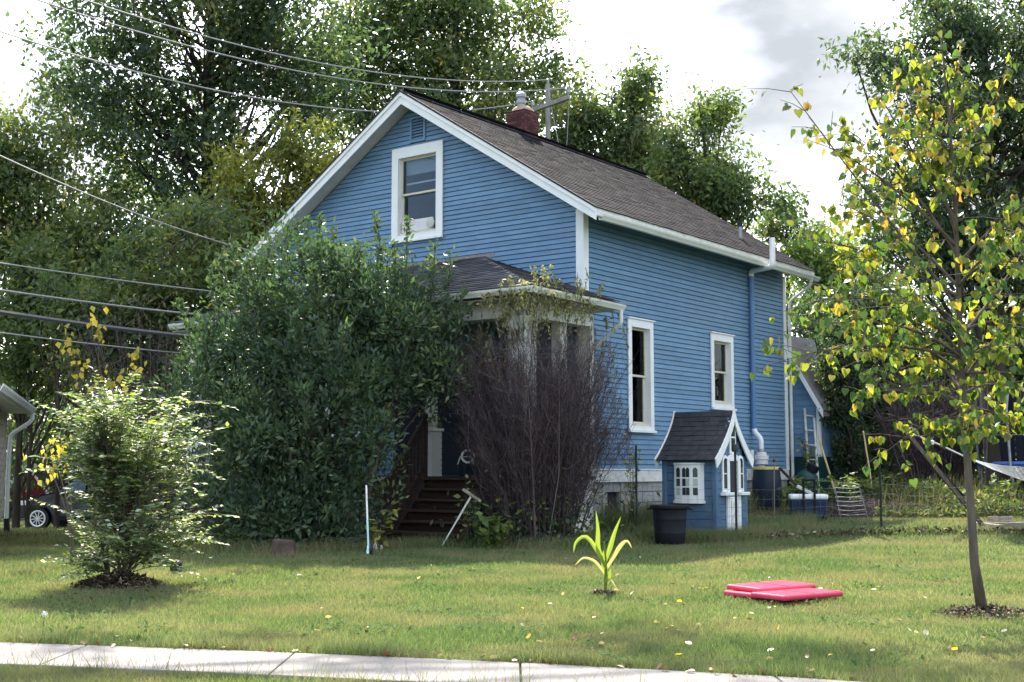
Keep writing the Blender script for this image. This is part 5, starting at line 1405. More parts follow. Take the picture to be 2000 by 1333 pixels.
# bare vine strands clinging to columns and wall
A = []; B = []; Cc = []
for (a, b, w_, k, z0, z1) in ((PX - .19, PYR, .36, 170, 1.3, 3.85), (PX + .0, PYR - .19, .3, 120, 1.3, 3.85), (-.92, PYR - .11, .2, 120, 1.2, 3.7), (-.12, PYR - .14, .14, 40, 1.2, 3.7), (-.05, -.12, .09, 36, 1.0, 3.1)):
    for q in range(k):
        z = rnd.uniform(z0, z1); s0 = hpt(a + rnd.uniform(-.5, .5) * w_ * (1 if b < PYR - .05 else .06), b + rnd.uniform(-.5, .5) * w_ * (.06 if b < PYR - .05 else 1), z)
        e = s0 + np.array([rnd.gauss(0, .05), rnd.gauss(0, .05), rnd.uniform(.2, .55)]); A.append(s0); Cc.append(e); B.append((s0 + e) / 2 + np.array([rnd.gauss(0, .03), rnd.gauss(0, .03) - .01, 0]))
for q in range(420):                                         # fine net of runners on the side wall beside window one
    x = rnd.random() ** 1.5 * 1.5; z = 1.25 + rnd.random() * 2.3 * (1 - .45 * x)
    s0 = hpt(x + .05, -.035, z); a_ = rnd.gauss(1.2, .8); ln = rnd.uniform(.1, .35)
    e = s0 + np.array([UX * math.cos(a_) * ln, UY * math.cos(a_) * ln, math.sin(a_) * ln]); A.append(s0); Cc.append(e); B.append((s0 + e) / 2 + np.array([0, -.01, rnd.gauss(0, .02)]))
A, B, Cc = np.array(A), np.array(B), np.array(Cc)
V, F = twig_mesh(A, B, Cc, .004, .0022, 3); bulk('strands', V, F, M['twig'], np.repeat(rg.uniform(.3, 1, len(A)), 6), vt)['kind'] = 'stuff'

# ---- the big dark shrub left of the steps
gc = (-3.1, 20.0, 0)
bb = thing('big_shrub', 'huge dark glossy evergreen shrub hiding the left half of the porch', 'shrub', gc)
ells = [((-3.15, 20.3, 2.2), 1.5, 1.3, 1.9), ((-3.35, 20.5, 3.6), 1.5, 1.2, 1.45), ((-2.2, 20.6, 3.55), 1.35, 1.0, 1.25), ((-1.75, 20.7, 3.2), 1.0, .8, 1.0), ((-4.45, 20.4, 1.9), 1.0, 1.0, 1.75), ((-4.75, 21.0, 2.6), .62, .6, 1.0), ((-3.3, 19.35, .40), 1.55, .55, .5), ((-3.15, 20.6, 4.05), 1.15, .9, .75), ((-3.1, 19.5, 1.9), 1.3, .7, 1.3), ((-3.0, 19.6, 1.0), 1.1, .8, 1.0), ((-3.9, 19.6, .9), 1.05, .9, .95), ((-4.3, 20.8, 3.2), .8, .8, .95), ((-1.7, 20.5, 2.85), .75, .6, .6)]
Cs = []; Rr = []
for (c, rx, ry, rz) in ells:
    k = int(46 * (rx * ry * rz) ** .66) + 20
    d = unit(rg.normal(size=(k, 3))) * (rg.uniform(.5, 1.0, k)[:, None]) * np.clip(1 + .12 * rg.normal(size=(k, 1)), .8, 1.3); Cs.append(np.array(c) + d * [rx, ry, rz]); Rr.append(rg.uniform(.11, .38, k))
Cs = np.concatenate(Cs); Rr = np.concatenate(Rr); ok = Cs[:, 2] > .12; Cs, Rr = Cs[ok] - np.array(gc), Rr[ok]
mb = MB()
for k in range(len(Cs)):
    if k % 7: continue
    s = np.array([rnd.uniform(-.8, .8), rnd.uniform(-.4, .4), -.05]); c = Cs[k]
    mb.tube(bez(s, s * .5 + c * .5 + [0, .2, .35], c, 6), np.linspace(.035, .008, 6), 5, False)
tops = []                                                     # upright shoots that stand above the outline
for (px, py, px0, py0, Y) in ((735, 418, 745, 500, 20.6), (795, 425, 790, 520, 20.5), (600, 425, 600, 500, 20.8), (560, 440, 560, 500, 20.8), (650, 450, 650, 520, 20.7), (700, 470, 700, 540, 20.6), (850, 470, 840, 560, 20.5), (880, 490, 868, 580, 20.5), (520, 460, 530, 540, 20.8), (430, 500, 450, 570, 20.8), (410, 520, 430, 600, 20.8), (770, 470, 770, 560, 20.5), (480, 510, 490, 580, 20.8), (905, 560, 890, 620, 20.4), (350, 590, 390, 650, 20.6), (625, 420, 618, 480, 20.8), (580, 430, 590, 500, 20.8)):
    a = np.array(W(px0, py0 + 40, Y)) - gc; b = np.array(W(px, py, Y)) - gc
    tops.append((a, b)); mb.tube(bez(a, (a + b) / 2 + [0.04, 0, 0], b, 4), [.012, .01, .008, .004], 4, False)
for k in range(55):                                           # more loose shoots all over the outline
    i_ = rnd.randrange(len(Cs)); a = Cs[i_]
    if a[2] < 1.2: continue
    out = a - np.array([0, .3, 1.8]); out = out / (np.linalg.norm(out) + 1e-6)
    b = a + (out * .75 + np.array([rnd.gauss(0, .3), rnd.gauss(0, .2), rnd.uniform(.3, 1.1)])) * rnd.uniform(.35, .95)
    tops.append((a, b)); mb.tube(bez(a, (a + b) / 2 + [0.03, 0, -.03], b, 4), [.011, .009, .007, .004], 4, False)
mb.obj('stems', M['bark'], bb)
n = 45000; w = Rr ** 2 * rg.uniform(.1, 1.9, len(Rr)); w /= w.sum(); ci = np.repeat(np.arange(len(Cs)), rg.multinomial(n, w))
d = unit(rg.normal(size=(n, 3))) * (rg.random(n)[:, None] ** .4)
P = Cs[ci] + d * Rr[ci][:, None] * 1.25
D = unit(d * .9 + np.array([0, -.15, .35]) + rg.normal(size=(n, 3)) * .4); Ln = rg.uniform(.075, .15, n)
cl = rg.random(len(Cs))[ci]
P2 = []; D2 = []
for (a, b) in tops:
    k = 110; t = rg.random(k)[:, None]; P2.append(a + (b - a) * t + rg.normal(size=(k, 3)) * .035); D2.append(unit(rg.normal(size=(k, 3)) * .8 + np.array([0, 0, .9])))
P = np.concatenate([P] + P2); D = np.concatenate([D] + D2); Ln = np.concatenate([Ln, rg.uniform(.08, .15, len(P) - n)]); cl = np.concatenate([cl, rg.uniform(.4, .9, len(P) - n)])
ok = P[:, 2] > -.02; P, D, Ln, cl = P[ok], D[ok], Ln[ok], cl[ok]
V, F = leaf_mesh(P, D, rand_dir(len(P), -.6), Ln, Ln * .40, .10)
o = bulk('leaves', V, F, M['leaf_bush'], np.repeat(np.clip(.5 * cl + .5 * rg.random(len(P)), 0, 1), 2), bb); o['kind'] = 'stuff'

# ---- pale leafy bush on its mulch mound
rg = np.random.default_rng(23); rnd.seed(23)
pc = (-3.98, 13.2, 0)
pb = thing('pale_bush', 'loose pale green bush with whitish variegated and glint coloured leaves on a mulch mound', 'bush', pc)
ns = 104
A = np.stack([rg.normal(size=ns) * .06, rg.normal(size=ns) * .05, np.full(ns, .02)], 1)
ang = rg.uniform(0, 2 * math.pi, ns); el = rg.uniform(.1, 1, ns) ** .75
hh = 2.12 * (.22 + .78 * el) * rg.uniform(.85, 1.05, ns); rad = (1.12 - .55 * el) * rg.uniform(.45, 1.12, ns)
rad = np.where(np.cos(ang) < 0, rad * (1 + .28 * np.cos(ang)), rad * 1.08)
rad *= .80
Cc = np.stack([np.cos(ang) * rad * 1.05, np.sin(ang) * rad * .9, hh], 1); low = el < .46; Cc[low, 2] = rg.uniform(.06, .75, low.sum())
B = Cc * np.array([.28, .28, .62])[None] + rg.normal(size=(ns, 3)) * .05
mb = MB()
for k in range(8):                                            # main stems: upright, the rest branch off them
    Cc[k] = [rnd.gauss(0, .30), rnd.gauss(0, .22), rnd.uniform(1.5, 2.05)]; B[k] = A[k] * 1.5 + np.array([rnd.gauss(0, .10), rnd.gauss(0, .08), .75])
for k in range(8, ns):
    j = rnd.randrange(8); t = rnd.uniform(.08, .55) if not low[k] else rnd.uniform(.01, .16); A[k] = A[j] * (1-t)**2 + B[j] * 2*t*(1-t) + Cc[j] * t*t
    B[k] = A[k] * .55 + Cc[k] * .45 + np.array([0, 0, .16])
for k in range(ns): mb.tube(bez(A[k], B[k], Cc[k], 8), np.linspace(.006 if k > 7 else .020, .0025, 8), 5, False)
tw = []
for k in range(ns):
    for q in range(7):
        t = rnd.uniform(.2, .98); s0 = A[k] * (1-t)**2 + B[k] * 2*t*(1-t) + Cc[k] * t*t
        dv_ = np.array([math.cos(ang[k] + rnd.gauss(0, .9)), math.sin(ang[k] + rnd.gauss(0, .9)), rnd.gauss(.35, .35)]); ln = rnd.uniform(.15, .50)
        e = s0 + dv_ * ln; tw.append((s0, s0 + dv_ * ln * .5 + np.array([0, 0, .05]), e))
    tw.append((B[k], (B[k] + Cc[k]) / 2, Cc[k]))
TA = np.array([t[0] for t in tw]); TB = np.array([t[1] for t in tw]); TC = np.array([t[2] for t in tw])
mb.obj('stems', M['bark'], pb)
V, F = twig_mesh(TA, TB, TC, .004, .0015, 3); bulk('twigs', V, F, M['twig'], np.repeat(rg.uniform(.4, 1, len(TA)), 6), pb)['kind'] = 'stuff'
Ps = []; Ds = []; Ns = []; cl = []
for k in range(len(TA)):
    ln = np.linalg.norm(TC[k] - TA[k]); m_ = max(4, int(ln / .044))
    t = np.linspace(.08, 1, m_)[:, None]; p = TA[k] * (1-t)**2 + TB[k] * 2*t*(1-t) + TC[k] * t*t
    ax = (TC[k] - TA[k]) / (ln + 1e-6); sd_v = np.cross(ax, [0, 0, 1]); sd_v = sd_v / (np.linalg.norm(sd_v) + 1e-6)
    c_ = rnd.random()
    for s in (1, -1):
        Ps.append(p); Ds.append(np.tile(sd_v * s + ax * .45 + np.array([0, 0, -.12]), (m_, 1)) + rg.normal(size=(m_, 3)) * .22); cl.append(np.full(m_, c_))
P = np.concatenate(Ps); D = np.concatenate(Ds); cl = np.concatenate(cl); n = len(P)
Ln = rg.uniform(.048, .085, n)
ok = P[:, 2] > .04; P, D, Ln, cl = P[ok], D[ok], Ln[ok], cl[ok]; n = len(P)
N = unit(np.array([0, 0, 1.0]) + rg.normal(size=(n, 3)) * .35)
V, F = leaf_mesh(P, D, N, Ln, Ln * .55, .08)
o = bulk('leaves', V, F, M['leaf_pale'], np.repeat(np.clip(.30 * cl + .72 * rg.random(n), 0, 1), 2), pb); o['kind'] = 'stuff'

def chips(name, label, c, rx, ry, h, n, size, extra=None):
    a = rg.uniform(0, 2 * math.pi, n); rr = np.sqrt(rg.random(n)) * (1 + rg.normal(size=n) * .06)
    P = np.stack([c[0] + np.cos(a) * rr * rx, c[1] + np.sin(a) * rr * ry, c[2] + h * np.clip(1 - rr, 0, 1) ** .8 + .005 + rg.random(n) * .015], 1)
    D = rand_dir(n, 0, .4); N = unit(np.array([0, 0, 1.0]) + rg.normal(size=(n, 3)) * .5); Ln = size * rg.uniform(.5, 1.5, n)
    V, F = leaf_mesh(P, D, N, Ln, Ln * .5, .1)
    o = bulk(name, V, F, M['mulch'], np.repeat(rg.random(n) ** 1.2, 2)); tag(o, label, 'mulch', kind='stuff'); return o
chips('mulch_mound', 'brown mulch mound under the pale leafy bush', (-3.98, 13.1, 0), .46, .40, .16, 2600, .05)
chips('mulch_ring', 'ring of dark and pale wood chips round the young tree', (3.93, 10.68, 0), .42, .40, .06, 3000, .038)
chips('corn_soil', 'patch of bare crumbly soil round the corn stalk', (.9, 12.45, 0), .16, .15, .03, 500, .03)

# ---- golden leaved saplings between the pale bush and the wood
def golden(label, pts, n, Y, size=.11):
    b_ = base(pts[0][0], Y); t = thing('golden_sapling', label, 'sapling', b_, 0, 'saplings with golden leaves')
    mb = MB(); P = []
    for (px0, py0, px1, py1) in pts:
        s = np.array([0, 0, 0.0]); e = np.array(W(px1, py1, Y)) - b_; m_ = np.array(W(px0, (py0 + py1) / 2 + 60, Y)) - b_
        path = bez(s, m_, e, 9); mb.tube(path, np.linspace(.02, .004, 9), 5, False); 
        k = n // len(pts); tt = rg.uniform(.86, 1.0, k); P.append(np.stack([np.interp(tt, np.linspace(0, 1, 9), path[:, i]) for i in range(3)], 1) + rg.normal(size=(k, 3)) * [.10, .10, .10])
    mb.obj('stem', M['bark'], t); P = np.concatenate(P)
    D = unit(rg.normal(size=(len(P), 3)) * .45 + [0, 0, -1]); Ln = size * rg.uniform(.7, 1.3, len(P))
    V, F = leaf_mesh(P, D, unit(rg.normal(size=(len(P), 3)) + [0, -1, 0]), Ln, Ln * .75, .08, .35)
    o = bulk('leaves', V, F, M['leaf_gold'], np.repeat(rg.random(len(P)), 2), t); o['kind'] = 'stuff'
golden('golden leaved sapling with drooping leaves above the pale bush', [(190, 900, 130, 650), (200, 900, 190, 600), (210, 900, 270, 690), (180, 900, 150, 700), (210, 900, 215, 720)], 90, 21, .12)
golden('golden leaved sapling between the neighbour house and the pale bush', [(150, 1000, 95, 870), (150, 1000, 118, 860), (150, 1000, 82, 890)], 42, 16, .10)

# bare grey brush left of the big shrub
bg = base(300, 27); bt = thing('bare_brush', 'thin bare grey brushwood standing left of the big shrub', 'brush', bg)
A, B, Cc = stem_fan(80, (0, 0, 0), (.8, 1.3), 4.6); V, F = twig_mesh(A, B, Cc, .014, .004, 4); bulk('stems', V, F, M['twig'], np.repeat(rg.uniform(.3, 1, 80), 8), bt)['kind'] = 'stuff'
n = 1500; i = rg.integers(0, 80, n); t = rg.uniform(.3, 1, n)[:, None]; P = A[i]*(1-t)**2 + B[i]*2*t*(1-t) + Cc[i]*t*t; dd_ = unit(rg.normal(size=(n, 3)) + [0, 0, .5]) * rg.uniform(.2, .6, n)[:, None]
V, F = twig_mesh(P, P + dd_ * .5 + rg.normal(size=(n, 3)) * .03, P + dd_, .005, .002, 3); bulk('twigs', V, F, M['twig'], np.repeat(rg.uniform(.3, 1, n), 6), bt)['kind'] = 'stuff'
# brown twiggy thicket behind the young tree
bg = base(1825, 29.5); bt = thing('brown_thicket', 'brown leafless thicket behind the slanting hammock stand', 'thicket', bg)
A, B, Cc = stem_fan(120, (0, 0, 0), (.65, 1.1), 3.2); V, F = twig_mesh(A, B, Cc, .02, .005, 4); bulk('stems', V, F, M['twig'], np.repeat(rg.uniform(.3, 1, 120), 8), bt)['kind'] = 'stuff'
n = 2600; i = rg.integers(0, 120, n); t = rg.uniform(.25, 1, n)[:, None]; P = A[i]*(1-t)**2 + B[i]*2*t*(1-t) + Cc[i]*t*t; dd_ = unit(rg.normal(size=(n, 3)) + [0, 0, .6]) * rg.uniform(.2, .6, n)[:, None]
V, F = twig_mesh(P, P + dd_ * .5 + rg.normal(size=(n, 3)) * .03, P + dd_, .006, .002, 3); bulk('twigs', V, F, M['twig'], np.repeat(rg.uniform(.2, 1, n), 6), bt)['kind'] = 'stuff'

# ---- young heart-leaved tree on the right
yb = Vector((3.90, 10.72, 0))
yt = thing('young_tree', 'young slim tree with large heart shaped green and yellow leaves', 'tree', yb)
YY = 10.72
def Y_(px, py, dy=0): return W(px, py, YY + dy) - yb
trunk = [Vector((0, 0, -.02)), Y_(1903, 1100), Y_(1897, 1000), Y_(1888, 880), Y_(1880, 760), Y_(1874, 620), Y_(1868, 460), Y_(1860, 310), Y_(1848, 170), Y_(1836, 60)]
mb = MB(); mb.tube(trunk, [.050, .038, .034, .031, .028, .024, .019, .013, .008, .004], 12)
br_ = [((1882, 790), (1800, 745), (1690, 770), -.5), ((1880, 745), (1950, 640), (2050, 560), .2), ((1876, 690), (1770, 560), (1640, 520), -.3), ((1872, 600), (1700, 390), (1545, 180), .2),
       ((1870, 560), (1790, 470), (1690, 400), .6), ((1876, 700), (1700, 650), (1530, 705), -.2), ((1870, 520), (1950, 420), (2040, 380), -.4), ((1866, 430), (1790, 310), (1720, 190), -.3),
       ((1860, 340), (1915, 240), (1965, 150), .3), ((1878, 730), (1980, 720), (2090, 750), -.3), ((1884, 820), (1830, 800), (1735, 880), .3), ((1884, 800), (1940, 790), (2000, 850), .4),
       ((1874, 640), (1700, 560), (1590, 590), .5), ((1878, 760), (1830, 700), (1780, 690), .9), ((1872, 560), (1920, 500), (1960, 520), -.9), ((1868, 480), (1720, 330), (1620, 290), .0), ((1864, 400), (1840, 250), (1790, 130), .1), ((1876, 660), (1960, 560), (2010, 470), .7), ((1878, 730), (1740, 620), (1640, 650), .2), ((1886, 850), (1890, 800), (1880, 840), -.5),
       ((1874, 610), (1760, 430), (1640, 400), -.4), ((1872, 580), (1700, 480), (1590, 470), .1), ((1880, 700), (1760, 600), (1580, 640), -.6), ((1870, 500), (1770, 330), (1650, 250), .4), ((1868, 460), (1830, 330), (1800, 260), -.6), ((1876, 640), (1800, 560), (1760, 600), -.9), ((1878, 720), (1930, 650), (1990, 680), -.7), ((1872, 560), (1940, 470), (2000, 450), -.1), ((1866, 420), (1880, 300), (1900, 260), -.4), ((1880, 740), (1800, 640), (1700, 700), .7), ((1882, 770), (1940, 730), (2010, 770), .9), ((1876, 650), (1960, 600), (2040, 660), .0), ((1858, 290), (1850, 200), (1880, 110), .2), ((1862, 340), (1790, 240), (1760, 160), .3)]
spots = []
for bi, (a, b, c, dy) in enumerate(br_):
    A3, B3, C3 = np.array(Y_(*a)), np.array(Y_(b[0], b[1], dy * .5)), np.array(Y_(c[0], c[1], dy))
    path = bez(A3, B3, C3, 12); mb.tube(path, np.linspace(.015, .003, 12), 6, False)
    for k in range(3, 12):
        for q in range(2):
            s0 = path[k]; dv_ = unit(rg.normal(size=(1, 3)) * [1, 1, .6] + (C3 - A3)[None] * .4)[0]; ln = rnd.uniform(.10, .46)
            e = s0 + dv_ * ln; mb.tube([s0, (s0 + e) / 2 + np.array([0, 0, .015]), e], [.004, .003, .002], 4, False)
            hgt_ = path[k][2]
            for _ in range(rnd.choice((4, 5, 5)) if bi not in (3, 15) else 3): spots.append((s0 + (e - s0) * rnd.uniform(.3, 1), hgt_, k))
for k in range(60):                                           # leaves close along the upper trunk
    t = rnd.uniform(3, 9); i_ = int(min(t, 8)); p = np.array(trunk[i_].lerp(trunk[i_ + 1], t - i_)); spots.append((p + rg.normal(size=3) * .06, p[2], 5))
mb.obj('trunk', M['bark'], yt, smooth=True)
def heart(s, curl, mat_):
    o2 = [(0, 0), (.16, .10), (.36, .10), (.49, -.06), (.47, -.30), (.33, -.58), (.14, -.84), (0, -1.08)]
    vs_ = [(0, -.01, 0), (0, 0, -.35), (0, 0, -.72)]; 
    R_ = []; L_ = []
    for (x, z) in o2[1:-1]:
        y = -curl * abs(x) - .10 * (z / 1.0) ** 2
        R_.append((x, y, z)); L_.append((-x, y, z))
    tip = (0, -.12, -1.08)
    vv = vs_ + R_ + L_ + [tip]; r0 = 3; l0 = 3 + len(R_); ti = len(vv) - 1
    f = [(0, r0 + 1, r0), (0, r0 + 2, r0 + 1), (0, 1, r0 + 2), (1, r0 + 3, r0 + 2), (1, r0 + 4, r0 + 3), (1, 2, r0 + 4), (2, r0 + 5, r0 + 4), (2, ti, r0 + 5)]
    f += [(0, l0, l0 + 1), (0, l0 + 1, l0 + 2), (0, l0 + 2, 1), (1, l0 + 2, l0 + 3), (1, l0 + 3, l0 + 4), (1, l0 + 4, 2), (2, l0 + 4, l0 + 5), (2, l0 + 5, ti)]
    vv = [(x * s, y * s, z * s - .02) for x, y, z in vv]
    me = bpy.data.meshes.new('leaf'); me.from_pydata(vv, [], f)
    at = me.attributes.new('rnd', 'FLOAT', 'FACE'); at.data.foreach_set('value', [rnd.random() * .6 + .2] * len(f))
    me.materials.append(mat_); me.shade_smooth(); return me
meshes = [[heart(.070, c, m_) for c in (.15, .35, -.1)] for m_ in HEART]
rnd.shuffle(spots)
rest = [[] for _ in HEART]
def pick(h, p):
    t = rnd.random()
    up_h = min(1, max(0, (h - 2.0) / 2.6))
    w_ = [.36 - .15 * up_h, .16 - .06 * up_h, .34, .08 + .06 * up_h, .01 + .04 * up_h, .06 + .06 * up_h]
    s_ = sum(w_); t *= s_
    for i_, q in enumerate(w_):
        t -= q
        if t <= 0: return i_
    return 0
V_r = {}
lcount = 0
spots.sort(key=lambda q: q[0][1])                             # nearest to the road first
for (p, h, k) in spots:
    mi = pick(h, p); e = Euler((rnd.gauss(-.15, .4), rnd.gauss(0, .35), rnd.gauss(0, 1.1)))
    sc = rnd.uniform(.68, 1.2)
    if lcount < 296:
        o = add_obj('leaf', rnd.choice(meshes[mi]), yt, p, e); o.scale = (sc, sc, sc); lcount += 1
    else:
        rest[mi].append((p, e, sc))
for mi, lst in enumerate(rest):
    if not lst: continue
    m = MB()
    for (p, e, sc) in lst:
        me = rnd.choice(meshes[mi]); T = Matrix.LocRotScale(Vector(p), e, Vector((sc,) * 3)); r_ = rnd.random()
        m.add([T @ v.co for v in me.vertices], [tuple(q.vertices) for q in me.polygons], r_)
    o = m.obj('leaves', HEART[mi], yt, smooth=True, rattr=True); o['kind'] = 'stuff'

# ---- corn plant on the lawn
cb = (.90, 12.45, .01)
cn = thing('corn_plant', 'single bright corn plant with arching leaves on the open lawn', 'corn plant', cb)
MB().tube([(0, 0, 0), (.005, 0, .25), (-.01, 0, .5)], [.017, .015, .008], 8).obj('stalk', M['leaf_corn'], cn, smooth=True)
def ribbon(pts, w, r_):
    m = MB(); n = len(pts); vs_ = []
    for i, p in enumerate(pts):
        t = i / (n - 1); ww = w * min(1, 2.2 * t + .35) * (1 - t ** 2.2) ** .8 + .001
        d = (Vector(pts[min(i+1, n-1)]) - Vector(pts[max(i-1, 0)])).normalized(); s = d.cross(Vector((.15, -1, .25))).normalized(); nn_ = s.cross(d)
        for q in (-1, 0, 1): vs_.append(Vector(p) + s * ww * q * .5 + nn_ * (abs(q) * ww * .22))
    fs = [(i*3+k, i*3+k+1, (i+1)*3+k+1, (i+1)*3+k) for i in range(n - 1) for k in range(2)]
    m.add(vs_, fs, r_); return m
for (pts, w, r_) in ([((0, 0, .28), (-.08, -.02, .42), (-.07, -.03, .60), (-.09, -.03, .80)), .055, .4], [((0, 0, .30), (.05, .02, .45), (.09, .03, .58), (.16, .05, .74)), .05, .5], [((0, 0, .25), (-.07, -.05, .40), (-.19, -.08, .58), (-.30, -.1, .50), (-.31, -.1, .40)), .045, .45],
                      [((0, 0, .22), (.06, -.04, .34), (.15, -.06, .48), (.21, -.07, .52), (.25, -.08, .44)), .045, .95], [((0, 0, .18), (-.10, -.06, .32), (-.22, -.1, .36), (-.30, -.12, .28)), .03, .98], [((0, 0, .08), (.03, -.03, .16), (.05, -.04, .25)), .05, .3], [((0, 0, .10), (.04, -.05, .15), (.10, -.1, .06)), .03, 1.0], [((0, 0, .2), (-.03, -.04, .32), (-.02, -.05, .42)), .05, .35]):
    P = np.array(pts); tt = np.linspace(0, len(P) - 1, 13); pp_ = [tuple(np.interp(t, range(len(P)), P[:, i]) for i in range(3)) for t in tt]
    for _ in range(2): pp_ = [pp_[0]] + [tuple((pp_[i-1][k] + 2 * pp_[i][k] + pp_[i+1][k]) / 4 for k in range(3)) for i in range(1, 12)] + [pp_[-1]]
    ribbon(pp_, w, r_).obj('leaf', M['leaf_corn'], cn, smooth=True, rattr=True)

# ---- small broad leaved plants round the steps, planter leaves, weeds
def plant(name, label, c, n, r_, h, size, m_, ratio=.6, stems=8, group=None):
    t = thing(name, label, 'plant', c, 0, group)
    mb = MB(); ends = []
    for k in range(stems):
        a = rnd.uniform(0, 6.28); e = np.array([math.cos(a) * r_ * rnd.uniform(.2, 1), math.sin(a) * r_ * rnd.uniform(.2, 1) * .7, h * rnd.uniform(.4, 1)]); path = bez([0, 0, 0], e * [.3, .3, .7], e, 5)
        mb.tube(path, np.linspace(.007, .002, 5), 4, False); ends.append(path)
    mb.obj('stems', M['leaf_weed'], t)
    P = []
    for i in range(n):
        path = ends[i % stems]; q = rnd.uniform(.35, 1) * 4; k = int(min(q, 3)); P.append(path[k] + (path[k+1] - path[k]) * (q - k) + rg.normal(size=3) * size * .25)
    P = np.array(P); D = unit(rg.normal(size=(n, 3)) * [1, 1, .5] + [0, -.3, -.15]); Ln = size * rg.uniform(.6, 1.25, n)
    V, F = leaf_mesh(P, D, unit(rg.normal(size=(n, 3)) * .5 + [0, -.3, 1]), Ln, Ln * ratio, .06, .4)
    o = bulk('leaves', V, F, m_, np.repeat(rg.random(n), 2), t); o['kind'] = 'stuff'; return t
plant('broad_leaf_plant', 'green broad leaved plant at the foot of the bare shrub', put(W(958, 1040, 19.55)), 90, .36, .62, .15, M['leaf_light'], .65)
plant('hydrangea_plant', 'low pale hydrangea clump at the edge of the lawn by the steps', put(W(960, 1055, 19.6)), 46, .22, .22, .13, M['leaf_light'], .7)
plant('white_flower_plant', 'thin weed with tiny white flowers behind the broom head', put(W(930, 1040, 19.75)), 120, .22, .95, .05, M['leaf_pale'], .5, 12)
plant('yellow_leaf_plant', 'yellowing leafy stems beside the edger pole', put(W(740, 1060, 18.9)), 40, .25, .75, .15, M['leaf_yel'], .6)
plant('porch_side_plant', 'leafy stem growing up beside the porch steps', put(W(912, 1030, 19.9)), 26, .16, 1.25, .14, M['leaf_light'], .6, 4)
plant('wall_creeper', 'yellowish creeper climbing the fence post by the blue wall', put(HW(.06, -.95)), 120, .30, 1.7, .09, M['leaf_vine'], .6, 9)
plant('corner_creeper', 'pale creeper climbing the downspout at the back corner', put(HW(8.2, -.5)), 150, .32, 1.75, .11, M['leaf_vine'], .65, 9)
for (px, py, Y, lab) in ((1700, 925, 27, 'bright green clump in the garden right of the wire trellis'), (1640, 945, 26, 'broad leaved clump in the garden just behind the cooler'), (1965, 945, 26, 'bright green clump under the hammock at right'), (1560, 925, 26, 'yellow flowered clump between the house corner and cooler')):
    plant('garden_plant', lab, put(Vector(((px - 1000) / FPX * Y, Y, 0))), 330, .6, .8, .15, M['leaf_light'], .5, 22, 'leafy clumps in the garden bed')
def hang(n, c, spread):
    P = np.array(c) + rg.normal(size=(n, 3)) * spread; return P
P = hang(90, (0, 0, .1), (.13, .13, .06)); D = unit(rg.normal(size=(90, 3)) + [0, -.4, -.4]); Ln = rg.uniform(.06, .12, 90)
V, F = leaf_mesh(P, D, rand_dir(90, -.8), Ln, Ln * .5); bulk('leaves', V, F, M['leaf_pale'], np.repeat(rg.random(90), 2), po2)['kind'] = 'stuff'
MB().lathe([(0, 0), (.09, 0), (.12, .08), (.11, .08), (0, .04)], 14).obj('bowl', M['ceramic'], po2, smooth=True)

rg = np.random.default_rng(31); rnd.seed(31)
# ------------------------------------------------------------------ grass, weeds and fallen leaves
HOUSE_IN = lambda X, Y: None
def house_ab(X, Y):
    dx = X - HC.x; dy = Y - HC.y; return dx * UX + dy * UY, -dx * UY + dy * UX
def grass_patch(n, x0, x1, y0, y1, hmin, hmax, wd, fan=None):
    Y = rg.uniform(y0, y1, n); X = rg.uniform(x0, x1, n) if fan is None else rg.uniform(-fan, fan, n) * Y
    f_ = walk_far(X); on = (Y < f_ + .01 + .03 * np.sin(X * 9) ) & (Y > f_ - SWW - .01 + .03 * np.sin(X * 7 + 1))
    a, b = house_ab(X, Y); inside = ((a > .1) & (a < LN) & (b > .1) & (b < WD)) | ((a > -2.2) & (a < .2) & (b > -.1) & (b < 8.2)) | ((a > -3.4) & (a < -2.1) & (b > .3) & (b < 1.45))
    ok = ~(on | inside); X, Y = X[ok], Y[ok]; n = len(X)
    h = rg.uniform(hmin, hmax, n) * (1 + .35 * np.sin(X * 2.1 + 1.3 * np.sin(Y * 1.7)) * np.sin(Y * 1.3))
    edge = np.abs(Y - f_[ok]) < .16; h[edge] *= 1.6
    return X, Y, h, np.full(n, wd)
parts = []
parts.append(grass_patch(62000, 0, 0, 6.2, 8.0, .03, .07, .0065, .52))
parts.append(grass_patch(210000, 0, 0, 7.2, 11.5, .025, .06, .0075, .50))
parts.append(grass_patch(190000, 0, 0, 11.5, 16, .025, .06, .010, .48))
parts.append(grass_patch(150000, 0, 0, 16, 23, .03, .07, .013, .48))
parts.append(grass_patch(50000, 2, 11, 22, 27, .035, .085, .016))
parts.append(grass_patch(60000, -18, -3, 22, 42, .04, .09, .026))
# taller strips: along the sidewalk, the fence line, the playhouse and house walls
Xs = rg.uniform(-4.5, 4.5, 9000); Ys = walk_far(Xs) + np.abs(rg.normal(size=9000)) * .07
parts.append((Xs, Ys, rg.uniform(.04, .11, 9000) * (1 + .6 * np.sin(Xs * 5.3)), np.full(9000, .007)))
Xs = rg.uniform(-4, 3, 1500); Ys = walk_far(Xs) - SWW - np.abs(rg.normal(size=1500)) * .06
parts.append((Xs, Ys, rg.uniform(.05, .22, 1500), np.full(1500, .0045)))
def strip(pts, n, wdt, h0, h1, bw_):
    for a, b in zip(pts[:-1], pts[1:]):
        k = int(n / (len(pts) - 1)); t = rg.random(k); X = a.x + (b.x - a.x) * t + rg.normal(size=k) * wdt; Y = a.y + (b.y - a.y) * t + rg.normal(size=k) * wdt
        parts.append((X, Y, rg.uniform(h0, h1, k), np.full(k, bw_)))
strip(fpts, 6000, .12, .06, .20, .010)
